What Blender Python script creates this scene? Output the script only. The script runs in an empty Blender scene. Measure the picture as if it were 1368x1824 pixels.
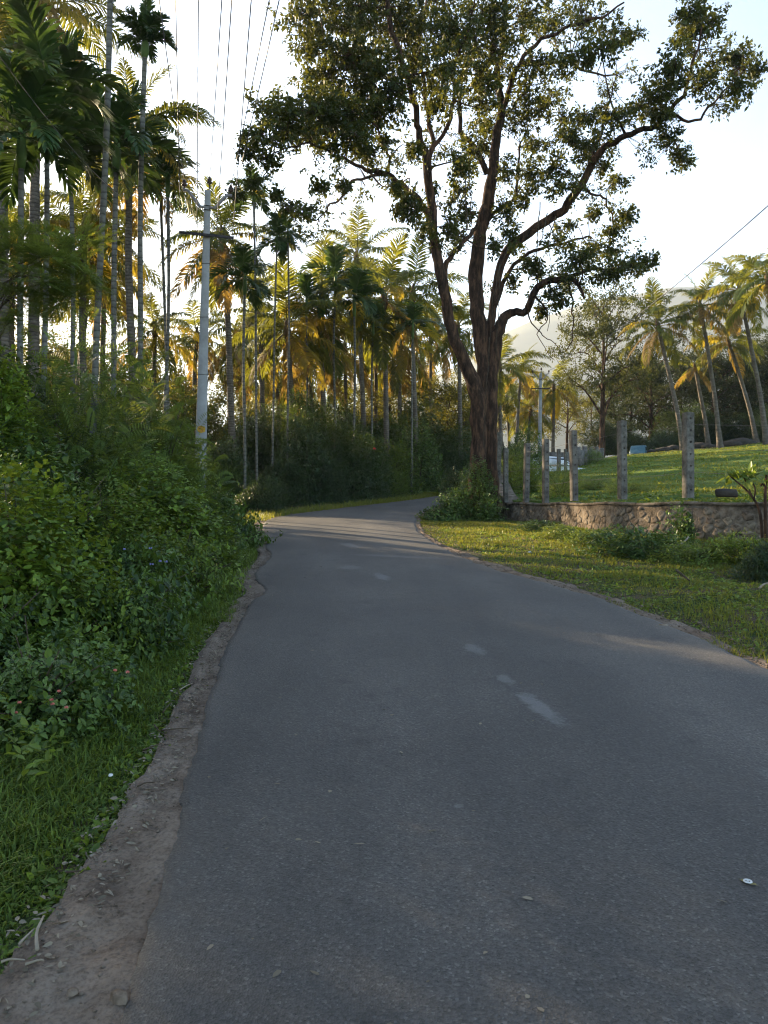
import bpy, math
import numpy as np
from mathutils import Vector, Matrix

# ------------------------------------------------------------------ camera
S = bpy.context.scene
COL = S.collection
EYE, F, CX, HOR = 1.55, 1368.0, 684.0, 890.0     # eye height, focal length in photo pixels, centre column, horizon row
cam = bpy.data.cameras.new("camera")
cam.sensor_fit = 'VERTICAL'; cam.sensor_height = 36.0; cam.lens = 27.0
cam.shift_y = -22.0 / 1824.0
cam.clip_start = 0.05; cam.clip_end = 4000
co = bpy.data.objects.new("camera", cam); COL.objects.link(co)
co.location = (0, 0, EYE); co.rotation_euler = (math.radians(90), 0, 0)
S.camera = co

# ------------------------------------------------------------------ sky, sun, exposure
SUN_AZ, SUN_EL = math.radians(-47), math.radians(18)     # left of straight ahead, above the horizon
SUN_DIR = np.array([math.sin(SUN_AZ) * math.cos(SUN_EL), math.cos(SUN_AZ) * math.cos(SUN_EL), math.sin(SUN_EL)])
W = bpy.data.worlds.new("World"); S.world = W; W.use_nodes = True
wn = W.node_tree.nodes; wl = W.node_tree.links
sky = wn.new('ShaderNodeTexSky'); sky.sky_type = 'NISHITA'; sky.sun_disc = False
sky.sun_elevation = SUN_EL; sky.sun_rotation = SUN_AZ
sky.air_density = 1.0; sky.dust_density = .7; sky.ozone_density = 1.0
bg = wn['Background']; bg.inputs['Strength'].default_value = 0.085
wl.new(sky.outputs[0], bg.inputs[0])
sl = bpy.data.lights.new("sun", 'SUN'); sl.energy = 5.0; sl.angle = math.radians(0.55); sl.color = (1.0, 0.78, 0.49)
so = bpy.data.objects.new("sun", sl); COL.objects.link(so)
so.rotation_euler = Vector(-SUN_DIR).to_track_quat('-Z', 'Y').to_euler()
so.location = (-40, 40, 40)
S.view_settings.look = 'None'
S.view_settings.view_transform = "Standard"; S.view_settings.exposure = 2.4; S.view_settings.gamma = 1.0; S.view_settings.use_curve_mapping = False
S.render.engine = 'CYCLES'
S.cycles.use_denoising = True; S.cycles.denoising_prefilter = 'ACCURATE'; S.cycles.filter_width = 1.15
S.cycles.max_bounces = 6; S.cycles.diffuse_bounces = 3; S.cycles.glossy_bounces = 2
S.cycles.transmission_bounces = 4; S.cycles.transparent_max_bounces = 4; S.cycles.volume_bounces = 0
S.cycles.caustics_reflective = False; S.cycles.caustics_refractive = False

HAZE = 0.00028   # air density
# ------------------------------------------------------------------ helpers
R = np.random.default_rng(7)
def PX(px, py, d):
    """a point seen at photo pixel (px, py) at the distance d from the camera"""
    return np.array([(px - CX) / F * d, d, EYE - (py - HOR) / F * d])

def norm(v):
    return v / np.maximum(np.linalg.norm(v, axis=-1, keepdims=True), 1e-9)

def base_h(y):
    y = np.asarray(y, float)
    return np.where(y < 40, .05 * y, .05 * (40 + 22 * np.tanh((y - 40) / 22)))

KEYS = [  # road edges: left x, left y, right x, right y
 (-.60,-8,3.45,-8),(-.66,-2,3.4,-2),(-.70,1.2,3.25,1.5),(-.72,2.1,3.15,3),(-.99,4,2.95,5),(-1.29,6.1,2.72,6.8),(-1.5,8.9,2.38,8.9),
 (-1.84,11.9,1.62,10.9),(-2.35,15.2,1.24,12.6),(-2.95,18.6,.93,14.9),(-3.05,20.8,.76,17.9),(-2.55,22.9,.86,20.6),
 (-.87,26.6,1.45,24.8),(1.31,31.4,2.6,29.6),(3.4,37,4.7,35),(7,45,8.2,43),(12,54,13,52),(22,66,23,64)]
KEYS = np.array(KEYS, float)
def catmull(P, n):
    P = np.asarray(P, float); m = len(P)
    Q = np.vstack([2 * P[0] - P[1], P, 2 * P[-1] - P[-2]])
    t = np.linspace(0, m - 1 - 1e-6, n); i = t.astype(int); f = (t - i)[:, None]
    a, b, c, d = Q[i], Q[i + 1], Q[i + 2], Q[i + 3]
    return .5 * (2 * b + (c - a) * f + (2 * a - 5 * b + 4 * c - d) * f ** 2 + (3 * b - 3 * c + d - a) * f ** 3)
ROAD = catmull(KEYS, 700)
def xl(y): return np.interp(y, KEYS[:11, 1], KEYS[:11, 0])
def xr(y): return np.interp(y, KEYS[:12, 3], KEYS[:12, 2])

def vnoise(x, y, seed=0):
    """smooth 2-D value noise, -1..1"""
    x = np.asarray(x, float); y = np.asarray(y, float)
    xi = np.floor(x).astype(int); yi = np.floor(y).astype(int); fx = x - xi; fy = y - yi
    def h(i, j):
        n = (i * 374761393 + j * 668265263 + seed * 1442695041) & 0x7fffffff
        n = (n ^ (n >> 13)) * 1274126177 & 0x7fffffff
        return ((n ^ (n >> 16)) & 0xffff) / 32767.5 - 1
    fx = fx * fx * (3 - 2 * fx); fy = fy * fy * (3 - 2 * fy)
    return (h(xi, yi) * (1 - fx) + h(xi + 1, yi) * fx) * (1 - fy) + (h(xi, yi + 1) * (1 - fx) + h(xi + 1, yi + 1) * fx) * fy

def ground_h(x, y):
    x = np.asarray(x, float); y = np.asarray(y, float)
    z = base_h(y) - .055
    dl = np.clip(xl(np.clip(y, -8, 20)) - x - .55, 0, 8)          # bank rising gently on the left
    z = z + .09 * dl
    dr = np.clip(x - xr(np.clip(y, -8, 20)) - .3, 0, 5)
    near = np.clip((22 - y) / 4, 0, 1)
    z = z + near * (.05 * np.minimum(dr, 1.2) + .04 * vnoise(x * 1.1, y * 1.1, 3) * np.clip(dr, 0, 1))
    z = z + .05 * vnoise(x * .5, y * .5, 5) * np.clip(dl, 0, 1)
    return z

def field_h(x, y):
    x = np.asarray(x, float); y = np.asarray(y, float)
    z = 1.42 + .062 * (y - 16) + .085 * np.clip(x - 6, -4, 60)
    z = z + .05 * vnoise(x * .35, y * .35, 9) + .025 * vnoise(x * 1.3, y * 1.3, 11)
    far = np.clip((y - 58) / 40, 0, 1)
    return z * (1 - far) + np.minimum(z, 6.2) * far

def mesh(name, V, faces, mat=None, tint=None, smooth=False):
    """V (n,3); faces: list of int arrays (k,3) / (k,4)"""
    me = bpy.data.meshes.new(name)
    V = np.ascontiguousarray(V, dtype=np.float32)
    faces = [np.asarray(f, np.int32) for f in faces if len(f)]
    nl = sum(f.size for f in faces); npoly = sum(len(f) for f in faces)
    me.vertices.add(len(V)); me.vertices.foreach_set("co", V.ravel())
    me.loops.add(nl); me.polygons.add(npoly)
    me.loops.foreach_set("vertex_index", np.concatenate([f.ravel() for f in faces]))
    tot = np.concatenate([np.full(len(f), f.shape[1], np.int32) for f in faces])
    start = np.concatenate([[0], np.cumsum(tot)[:-1]]).astype(np.int32)
    me.polygons.foreach_set("loop_start", start)
    try: me.polygons.foreach_set("loop_total", tot)
    except Exception: pass
    if smooth: me.polygons.foreach_set("use_smooth", np.ones(npoly, bool))
    if tint is not None:
        at = me.attributes.new("tint", 'FLOAT', 'POINT'); at.data.foreach_set("value", np.asarray(tint, np.float32))
    me.update(calc_edges=True)
    if mat: me.materials.append(mat)
    return me

class MB:
    """collects pieces of ONE part"""
    def __init__(s): s.V = []; s.F = {3: [], 4: []}; s.T = []; s.n = 0
    def add(s, V, faces, tint=0.5):
        V = np.asarray(V, float)
        for f in faces:
            f = np.asarray(f, int)
            if len(f): s.F[f.shape[1]].append(f + s.n)
        s.V.append(V); s.T.append(np.broadcast_to(np.asarray(tint, float), (len(V),))); s.n += len(V)
        return s
    def box(s, lo, hi, M=None, tint=.5):
        lo = np.array(lo, float); hi = np.array(hi, float)
        V = np.array([[x, y, z] for z in (lo[2], hi[2]) for y in (lo[1], hi[1]) for x in (lo[0], hi[0])])
        if M is not None: V = V @ np.array(M.to_3x3()).T + np.array(M.translation)
        return s.add(V, [np.array([[0,2,3,1],[4,5,7,6],[0,1,5,4],[2,6,7,3],[0,4,6,2],[1,3,7,5]])], tint)
    def tube(s, P, r, sides=6, cap=True, tint=.5, wob=0, seed=1):
        V, Fq, Ft = tube(P, r, sides, cap, wob, seed)
        return s.add(V, [Fq, Ft], tint)
    def mesh(s, name, mat, smooth=False):
        return mesh(name, np.vstack(s.V), [np.vstack(s.F[k]) for k in (3, 4) if s.F[k]], mat, np.concatenate(s.T), smooth)

def tube(P, r, sides=6, cap=True, wob=0, seed=1):
    P = np.asarray(P, float); n = len(P); r = np.broadcast_to(np.asarray(r, float), (n,))
    T = np.gradient(P, axis=0); T = norm(T)
    ref = np.array([0, 0, 1.]) if abs(T[0, 2]) < .9 else np.array([1., 0, 0])
    A = np.zeros_like(P); a = np.cross(T[0], ref); a /= np.linalg.norm(a)
    for i in range(n):
        a = a - T[i] * np.dot(a, T[i]); a /= max(np.linalg.norm(a), 1e-9); A[i] = a
    B = np.cross(T, A)
    ph = np.arange(sides) / sides * 2 * np.pi
    rr = r[:, None] * np.ones(sides)
    if wob:
        g = np.random.default_rng(seed)
        lob = np.sin(ph * 2 + g.uniform(0, 6)) * .5 + np.sin(ph * 3 + g.uniform(0, 6)) * .5 + np.sin(ph * 5 + g.uniform(0, 6)) * .35
        tw = np.linspace(0, 1, n)[:, None]
        rr = rr * (1 + wob * (lob[None] * (1 - .5 * tw) + g.normal(0, .25, (n, sides))))
    V = (P[:, None] + rr[..., None] * (np.cos(ph)[None, :, None] * A[:, None] + np.sin(ph)[None, :, None] * B[:, None])).reshape(-1, 3)
    i = np.arange(n - 1)[:, None] * sides; j = np.arange(sides)[None]; k = (j + 1) % sides
    Fq = np.stack([i + j, i + k, i + sides + k, i + sides + j], -1).reshape(-1, 4)
    Ft = np.zeros((0, 3), int)
    if cap:
        V = np.vstack([V, P[:1], P[-1:]]); c0, c1 = n * sides, n * sides + 1; j = np.arange(sides); k = (j + 1) % sides
        Ft = np.vstack([np.stack([np.full(sides, c0), k, j], -1), np.stack([np.full(sides, c1), (n-1)*sides + j, (n-1)*sides + k], -1)])
    return V, Fq, Ft

def smooth_path(P, n):
    return catmull(P, n)

def link(name, data, parent=None, loc=(0, 0, 0), rot=(0, 0, 0), scale=(1, 1, 1)):
    o = bpy.data.objects.new(name, data); COL.objects.link(o)
    if parent: o.parent = parent
    o.location = loc; o.rotation_euler = rot; o.scale = scale
    return o
def tag(o, label=None, cat=None, group=None, kind=None):
    if label: o["label"] = label
    if cat: o["category"] = cat
    if group: o["group"] = group
    if kind: o["kind"] = kind
    return o
def thing(name, label, cat, loc, group=None, rot=(0, 0, 0)):
    return tag(link(name, None, None, tuple(loc), rot), label, cat, group)

# ------------------------------------------------------------------ materials
def newmat(name):
    m = bpy.data.materials.new(name); m.use_nodes = True
    nt = m.node_tree; nt.nodes.clear()
    out = nt.nodes.new('ShaderNodeOutputMaterial')
    return m, nt, out
def N(nt, t, **kw):
    n = nt.nodes.new(t)
    for k, v in kw.items():
        if k in n.inputs: n.inputs[k].default_value = v
        else: setattr(n, k, v)
    return n
def ramp(nt, stops, src=None):
    r = nt.nodes.new('ShaderNodeValToRGB'); e = r.color_ramp.elements
    while len(e) > 1: e.remove(e[-1])
    for i, (p, c) in enumerate(stops):
        x = e[0] if i == 0 else e.new(p)
        x.position = p; x.color = (c[0], c[1], c[2], 1)
    if src: nt.links.new(src, r.inputs[0])
    return r

def leaf_mat(name, dark, light, trans, tmix=.4, rough=.42, spec=.35, dry=None):
    m, nt, out = newmat(name); L = nt.links
    at = N(nt, 'ShaderNodeAttribute', attribute_name='tint')
    oi = N(nt, 'ShaderNodeObjectInfo')
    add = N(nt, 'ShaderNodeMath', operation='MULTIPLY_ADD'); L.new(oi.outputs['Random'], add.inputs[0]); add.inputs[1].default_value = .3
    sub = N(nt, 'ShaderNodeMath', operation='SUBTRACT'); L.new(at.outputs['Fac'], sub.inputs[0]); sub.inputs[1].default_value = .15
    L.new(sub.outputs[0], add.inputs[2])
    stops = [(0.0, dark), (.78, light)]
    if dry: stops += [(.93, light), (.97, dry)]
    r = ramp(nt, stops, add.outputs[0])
    r2 = ramp(nt, [(0, [c * .7 for c in trans]), (1, trans)], add.outputs[0])
    pb = N(nt, 'ShaderNodeBsdfPrincipled', Roughness=rough); pb.inputs['Specular IOR Level'].default_value = spec
    L.new(r.outputs[0], pb.inputs['Base Color'])
    tb = N(nt, 'ShaderNodeBsdfTranslucent'); L.new(r2.outputs[0], tb.inputs[0])
    mx = N(nt, 'ShaderNodeMixShader'); mx.inputs[0].default_value = tmix
    L.new(pb.outputs[0], mx.inputs[1]); L.new(tb.outputs[0], mx.inputs[2]); L.new(mx.outputs[0], out.inputs[0])
    return m

def rough_mat(name, stops, scale=8, detail=8, rough=.9, bump=.4, bscale=None, coords='Object', stretch=(1, 1, 1), dist=.02, spec=.2):
    m, nt, out = newmat(name); L = nt.links
    tc = N(nt, 'ShaderNodeTexCoord'); mp = N(nt, 'ShaderNodeMapping'); mp.inputs['Scale'].default_value = stretch
    L.new(tc.outputs[coords], mp.inputs[0])
    nz = N(nt, 'ShaderNodeTexNoise', Scale=scale, Detail=detail, Roughness=.65); L.new(mp.outputs[0], nz.inputs['Vector'])
    r = ramp(nt, stops, nz.outputs[0])
    pb = N(nt, 'ShaderNodeBsdfPrincipled', Roughness=rough); pb.inputs['Specular IOR Level'].default_value = spec
    L.new(r.outputs[0], pb.inputs['Base Color'])
    if bump:
        n2 = N(nt, 'ShaderNodeTexNoise', Scale=bscale or scale * 4, Detail=6, Roughness=.7); L.new(mp.outputs[0], n2.inputs['Vector'])
        b = N(nt, 'ShaderNodeBump', Strength=bump, Distance=dist); L.new(n2.outputs[0], b.inputs['Height']); L.new(b.outputs[0], pb.inputs['Normal'])
    L.new(pb.outputs[0], out.inputs[0])
    return m

M = {}
M['coco_green'] = leaf_mat('coconut_leaf', (.026, .048, .011), (.075, .110, .020), (.32, .31, .025), .46, .55, .2)
M['coco_yellow'] = leaf_mat('coconut_leaf_yellowing', (.10, .095, .018), (.19, .15, .025), (.64, .48, .035), .5, .6, .15)
M['coco_dry'] = leaf_mat('coconut_leaf_dry', (.12, .085, .035), (.22, .15, .06), (.52, .33, .05), .42, .7, .15)
M['areca_green'] = leaf_mat('areca_leaf', (.014, .038, .011), (.044, .092, .020), (.08, .13, .02), .3, .40, .35)
M['tree_leaf'] = leaf_mat('roadside_tree_leaf', (.013, .024, .007), (.050, .070, .016), (.19, .19, .02), .30, .5, .25)
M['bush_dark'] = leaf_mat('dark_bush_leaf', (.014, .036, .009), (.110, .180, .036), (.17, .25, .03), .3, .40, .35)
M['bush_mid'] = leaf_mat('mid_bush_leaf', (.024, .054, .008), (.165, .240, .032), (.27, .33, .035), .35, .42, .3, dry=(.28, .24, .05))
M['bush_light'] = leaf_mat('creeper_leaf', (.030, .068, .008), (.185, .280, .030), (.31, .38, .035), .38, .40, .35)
M['feather'] = leaf_mat('feathery_leaf', (.026, .058, .014), (.130, .200, .040), (.26, .30, .04), .4, .5, .25)
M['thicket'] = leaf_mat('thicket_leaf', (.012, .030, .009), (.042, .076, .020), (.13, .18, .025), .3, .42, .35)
M['far_leaf'] = leaf_mat('far_tree_leaf', (.020, .034, .010), (.075, .088, .022), (.28, .25, .03), .42, .6, .15)
M['dark_leaf'] = leaf_mat('dark_tree_leaf', (.013, .024, .010), (.040, .058, .018), (.12, .13, .025), .25, .6, .15)
M['grass'] = leaf_mat('grass_blade', (.045, .085, .014), (.150, .215, .032), (.26, .30, .04), .35, .5, .2, dry=(.26, .20, .08))
M['grass_dry'] = leaf_mat('verge_grass_blade', (.055, .085, .018), (.14, .17, .03), (.38, .36, .04), .45, .5, .25, dry=(.30, .23, .10))
M['litter'] = leaf_mat('dead_leaf', (.10, .085, .06), (.26, .22, .16), (.2, .15, .08), .15, .7, .2)
M['pink'] = leaf_mat('pink_petal', (.55, .16, .14), (.75, .28, .22), (.6, .2, .2), .3, .5, .2)
M['violet'] = leaf_mat('violet_petal', (.20, .20, .45), (.30, .30, .60), (.3, .3, .6), .3, .5, .2)
M['red'] = leaf_mat('red_petal', (.60, .05, .05), (.75, .10, .08), (.7, .1, .1), .3, .5, .2)
M['bark'] = rough_mat('dark_bark', [(.32, (.014, .009, .007)), (.48, (.055, .033, .022)), (.62, (.14, .076, .046))], 9, 12, .95, 1.0, 16, stretch=(1, 1, .25), dist=.10)
M['twig'] = rough_mat('twig_bark', [(.3, (.035, .026, .018)), (.7, (.10, .075, .05))], 12, 4, .9, 0)
M['greenstem'] = rough_mat('green_stem', [(.3, (.05, .075, .02)), (.7, (.13, .14, .05))], 12, 4, .7, 0)
M['palm_trunk'] = None
def palm_trunk_mat(name, a, b, ring):
    m, nt, out = newmat(name); L = nt.links
    tc = N(nt, 'ShaderNodeTexCoord'); mp = N(nt, 'ShaderNodeMapping'); L.new(tc.outputs['Object'], mp.inputs[0])
    nz = N(nt, 'ShaderNodeTexNoise', Scale=3.0, Detail=8, Roughness=.7); L.new(mp.outputs[0], nz.inputs['Vector'])
    wv = N(nt, 'ShaderNodeTexWave', Scale=ring, Distortion=2.5, Detail=3); wv.bands_direction = 'Z'; wv.inputs['Detail Scale'].default_value = 2
    L.new(mp.outputs[0], wv.inputs['Vector'])
    r = ramp(nt, [(.3, a), (.72, b)], nz.outputs[0])
    rr = ramp(nt, [(.0, (.45, .45, .45)), (.25, (1, 1, 1))], wv.outputs[0])
    mx = N(nt, 'ShaderNodeMix', data_type='RGBA', blend_type='MULTIPLY'); mx.inputs[0].default_value = .8
    L.new(r.outputs[0], mx.inputs[6]); L.new(rr.outputs[0], mx.inputs[7])
    pb = N(nt, 'ShaderNodeBsdfPrincipled', Roughness=.85); pb.inputs['Specular IOR Level'].default_value = .2
    L.new(mx.outputs[2], pb.inputs['Base Color'])
    b_ = N(nt, 'ShaderNodeBump', Strength=.6, Distance=.02); L.new(wv.outputs[0], b_.inputs['Height']); L.new(b_.outputs[0], pb.inputs['Normal'])
    L.new(pb.outputs[0], out.inputs[0]); return m
M['palm_trunk'] = palm_trunk_mat('coconut_trunk', (.075, .062, .050), (.20, .17, .14), 3.2)
M['areca_trunk'] = palm_trunk_mat('areca_trunk', (.07, .068, .058), (.20, .19, .165), 2.2)
M['crownshaft'] = rough_mat('crownshaft', [(.3, (.06, .11, .03)), (.7, (.12, .19, .05))], 3, 4, .5, 0)
M['fibre'] = rough_mat('palm_fibre', [(.3, (.06, .04, .022)), (.7, (.17, .115, .06))], 10, 6, .95, .6)
M['coconut'] = rough_mat('coconut_husk', [(.3, (.09, .11, .03)), (.7, (.20, .17, .06))], 4, 4, .6, 0)
# ------------------------------------------------------------------ setting: ground, road, shoulders, field, hills
def grid_sheet(name, xs, ys, hf, mat):
    X, Y = np.meshgrid(xs, ys); Z = hf(X, Y)
    V = np.stack([X, Y, Z], -1).reshape(-1, 3); nx = len(xs)
    i = np.arange(len(ys) - 1)[:, None] * nx; j = np.arange(nx - 1)[None]
    Fq = np.stack([i + j, i + j + 1, i + nx + j + 1, i + nx + j], -1).reshape(-1, 4)
    return mesh(name, V, [Fq], mat, smooth=True)
def spread_axis(lo, hi, step, far_lo, far_hi):
    a = np.arange(lo, hi + 1e-6, step); out = list(a); s = step
    x = hi
    while x < far_hi: s *= 1.22; x += s; out.append(min(x, far_hi))
    x = lo; s = step
    while x > far_lo: s *= 1.22; x -= s; out.insert(0, max(x, far_lo))
    return np.array(out)

def soil_mat():
    m, nt, out = newmat('soil_and_weeds'); L = nt.links
    tc = N(nt, 'ShaderNodeTexCoord')
    n1 = N(nt, 'ShaderNodeTexNoise', Scale=1.6, Detail=8, Roughness=.7); L.new(tc.outputs['Object'], n1.inputs['Vector'])
    n2 = N(nt, 'ShaderNodeTexNoise', Scale=25, Detail=6, Roughness=.7); L.new(tc.outputs['Object'], n2.inputs['Vector'])
    soil = ramp(nt, [(.3, (.050, .036, .024)), (.7, (.125, .092, .062))], n2.outputs[0])
    green = ramp(nt, [(.3, (.020, .036, .010)), (.7, (.065, .085, .022))], n2.outputs[0])
    f = ramp(nt, [(.42, (0, 0, 0)), (.56, (1, 1, 1))], n1.outputs[0])
    mx = N(nt, 'ShaderNodeMix', data_type='RGBA'); L.new(f.outputs[0], mx.inputs[0]); L.new(soil.outputs[0], mx.inputs[6]); L.new(green.outputs[0], mx.inputs[7])
    pb = N(nt, 'ShaderNodeBsdfPrincipled', Roughness=.95); pb.inputs['Specular IOR Level'].default_value = .1
    L.new(mx.outputs[2], pb.inputs['Base Color'])
    b = N(nt, 'ShaderNodeBump', Strength=.7, Distance=.03); L.new(n2.outputs[0], b.inputs['Height']); L.new(b.outputs[0], pb.inputs['Normal'])
    L.new(pb.outputs[0], out.inputs[0]); return m
M['soil'] = soil_mat()
gx = spread_axis(-14, 14, .28, -2300, 2300); gy = spread_axis(-10, 44, .30, -60, 1900)
g = link('ground', grid_sheet('ground', gx, gy, ground_h, M['soil'])); tag(g, kind='structure')

# ---- asphalt
def asphalt_mat():
    m, nt, out = newmat('worn_asphalt'); L = nt.links
    tc = N(nt, 'ShaderNodeTexCoord'); O = tc.outputs['Object']
    v = N(nt, 'ShaderNodeTexVoronoi', Scale=115.0); L.new(O, v.inputs['Vector'])
    n1 = N(nt, 'ShaderNodeTexNoise', Scale=80, Detail=6, Roughness=.75); L.new(O, n1.inputs['Vector'])
    n2 = N(nt, 'ShaderNodeTexNoise', Scale=.55, Detail=6, Roughness=.6); L.new(O, n2.inputs['Vector'])
    mp = N(nt, 'ShaderNodeMapping'); mp.inputs['Scale'].default_value = (1.6, .12, 1); L.new(O, mp.inputs[0])
    n3 = N(nt, 'ShaderNodeTexNoise', Scale=1.0, Detail=4, Roughness=.6); L.new(mp.outputs[0], n3.inputs['Vector'])
    sep = N(nt, 'ShaderNodeSeparateColor'); L.new(v.outputs['Color'], sep.inputs[0])
    stone = ramp(nt, [(0, (.041, .038, .0345)), (.6, (.066, .0610, .0560)), (.93, (.086, .080, .074)), (1, (.130, .123, .115))], sep.outputs[0])
    fine = ramp(nt, [(.34, (.16, .16, .16)), (.42, (.86, .86, .86)), (.7, (1.15, 1.15, 1.15))], n1.outputs[0])
    mul = N(nt, 'ShaderNodeMix', data_type='RGBA', blend_type='MULTIPLY'); mul.inputs[0].default_value = 1
    L.new(stone.outputs[0], mul.inputs[6]); L.new(fine.outputs[0], mul.inputs[7])
    big = ramp(nt, [(.3, (.74, .74, .75)), (.7, (1.30, 1.28, 1.25))], n2.outputs[0])
    mul2 = N(nt, 'ShaderNodeMix', data_type='RGBA', blend_type='MULTIPLY'); mul2.inputs[0].default_value = 1
    L.new(mul.outputs[2], mul2.inputs[6]); L.new(big.outputs[0], mul2.inputs[7])
    trk = ramp(nt, [(.3, (.85, .85, .86)), (.7, (1.18, 1.17, 1.15))], n3.outputs[0])
    mul3 = N(nt, 'ShaderNodeMix', data_type='RGBA', blend_type='MULTIPLY'); mul3.inputs[0].default_value = 1
    L.new(mul2.outputs[2], mul3.inputs[6]); L.new(trk.outputs[0], mul3.inputs[7])
    sp_ = N(nt, 'ShaderNodeTexNoise', Scale=2.3, Detail=5, Roughness=.7); L.new(O, sp_.inputs['Vector'])
    spr = ramp(nt, [(.60, (1, 1, 1)), (.72, (.66, .66, .67))], sp_.outputs[0])
    mul4 = N(nt, 'ShaderNodeMix', data_type='RGBA', blend_type='MULTIPLY'); mul4.inputs[0].default_value = 1
    L.new(mul3.outputs[2], mul4.inputs[6]); L.new(spr.outputs[0], mul4.inputs[7]); mul3 = mul4
    at0 = N(nt, 'ShaderNodeAttribute', attribute_name='tint')
    whl = ramp(nt, [(.0, (.95, .95, .95)), (.02, (.98, .98, .98)), (.10, (1.13, 1.12, 1.11)), (.26, (1.0, 1.0, 1.0)), (.7, (.90, .89, .88)), (1, (1.0, .98, .95))], at0.outputs['Fac'])
    mul5 = N(nt, 'ShaderNodeMix', data_type='RGBA', blend_type='MULTIPLY'); mul5.inputs[0].default_value = 1
    L.new(mul3.outputs[2], mul5.inputs[6]); L.new(whl.outputs[0], mul5.inputs[7]); mul3 = mul5
    # worn pale patches: left-over line paint, blotches and one wide slanting band
    acc = None
    pn = N(nt, 'ShaderNodeTexNoise', Scale=14, Detail=6, Roughness=.7); L.new(O, pn.inputs['Vector'])
    for (x, y, rx, ry, rot, a) in [(.735, 6.27, .075, .20, .25, .8), (.86, 5.40, .06, .15, .2, .8), (.965, 4.80, .075, .36, .2, 1),
                                   (-.03, 10.2, .10, .34, .25, 1), (-.62, 14.0, .14, .5, .35, .8), (-.50, 11.1, .20, .22, .2, .6), (.2, 12.4, .9, .16, -.3, .45),
                                   (3.0, 5.9, .10, .07, 0, .6), (1.9, 3.75, .05, .12, .5, .4), (.33, 3.42, .03, .02, 0, .7)]:
        mpp = N(nt, 'ShaderNodeMapping', vector_type='TEXTURE'); mpp.inputs['Location'].default_value = (x, y, 0)
        mpp.inputs['Scale'].default_value = (rx, ry, 1e4); mpp.inputs['Rotation'].default_value = (0, 0, rot); L.new(O, mpp.inputs[0])
        ln = N(nt, 'ShaderNodeVectorMath', operation='LENGTH'); L.new(mpp.outputs[0], ln.inputs[0])
        ad = N(nt, 'ShaderNodeMath', operation='MULTIPLY_ADD'); L.new(pn.outputs[0], ad.inputs[0]); ad.inputs[1].default_value = 2.4; L.new(ln.outputs['Value'], ad.inputs[2])
        mr = N(nt, 'ShaderNodeMapRange'); mr.inputs[1].default_value = 1.75; mr.inputs[2].default_value = 2.25; mr.inputs[3].default_value = a; mr.inputs[4].default_value = 0
        L.new(ad.outputs[0], mr.inputs[0])
        if acc is None: acc = mr.outputs[0]
        else:
            mm = N(nt, 'ShaderNodeMath', operation='MAXIMUM'); L.new(acc, mm.inputs[0]); L.new(mr.outputs[0], mm.inputs[1]); acc = mm.outputs[0]
    pc = N(nt, 'ShaderNodeMix', data_type='RGBA'); sc_ = N(nt, 'ShaderNodeMath', operation='MULTIPLY'); L.new(acc, sc_.inputs[0]); sc_.inputs[1].default_value = .62
    L.new(sc_.outputs[0], pc.inputs[0]); L.new(mul3.outputs[2], pc.inputs[6]); pc.inputs[7].default_value = (.165, .163, .162, 1)
    # dust creeping in along the edges (attribute = distance across the road)
    at = N(nt, 'ShaderNodeAttribute', attribute_name='tint')
    dm = N(nt, 'ShaderNodeMath', operation='MULTIPLY_ADD'); L.new(n2.outputs[0], dm.inputs[0]); dm.inputs[1].default_value = .9; L.new(at.outputs['Fac'], dm.inputs[2])
    dr = N(nt, 'ShaderNodeMapRange'); dr.inputs[1].default_value = 1.2; dr.inputs[2].default_value = 1.6; dr.inputs[4].default_value = .35; L.new(dm.outputs[0], dr.inputs[0])
    du = N(nt, 'ShaderNodeMix', data_type='RGBA'); L.new(dr.outputs[0], du.inputs[0]); L.new(pc.outputs[2], du.inputs[6]); du.inputs[7].default_value = (.135, .112, .090, 1)
    pb = N(nt, 'ShaderNodeBsdfPrincipled', Roughness=.66); pb.inputs['Specular IOR Level'].default_value = .45
    L.new(du.outputs[2], pb.inputs['Base Color'])
    hm = N(nt, 'ShaderNodeMath', operation='ADD'); L.new(v.outputs['Distance'], hm.inputs[0]); L.new(n1.outputs[0], hm.inputs[1])
    b = N(nt, 'ShaderNodeBump', Strength=.85, Distance=.007); L.new(hm.outputs[0], b.inputs['Height']); L.new(b.outputs[0], pb.inputs['Normal'])
    L.new(pb.outputs[0], out.inputs[0]); return m
M['asphalt'] = asphalt_mat()
n = len(ROAD); s_ = np.cumsum(np.r_[0, np.linalg.norm(np.diff(ROAD[:, :2], axis=0), axis=1)])
edgeL = .028 * vnoise(s_ * 1.1, 0 * s_, 21) + .018 * vnoise(s_ * 5, 0 * s_, 22) + .012 * vnoise(s_ * 16, 0 * s_, 26)
bite = np.exp(-((ROAD[:, 1] - 9.2) / .5) ** 2) * .10 - np.exp(-((ROAD[:, 1] - 10.6) / .7) ** 2) * .12 + np.exp(-((ROAD[:, 1] - 13.0) / .8) ** 2) * .08
edgeR = .06 * vnoise(s_ * 1.2, 0 * s_, 23) + .02 * vnoise(s_ * 5, 0 * s_, 24)
RL = ROAD[:, :2].copy(); RR = ROAD[:, 2:].copy(); across = norm(RR - RL)
RL += across * (edgeL + bite)[:, None]; RR -= across * edgeR[:, None]
K = 14; ts = np.r_[0, 0, np.linspace(.012, .988, K), 1, 1]
V = []; T = []
for k, t in enumerate(ts):
    p = RL * (1 - t) + RR * t
    z = base_h(p[:, 1]) + .018 * 4 * t * (1 - t)
    if k in (0, len(ts) - 1): z = z - .06
    elif k in (1, len(ts) - 2): z = z - .008
    V.append(np.c_[p, z]); T.append(np.full(n, abs(2 * t - 1) ** 3))
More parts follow.
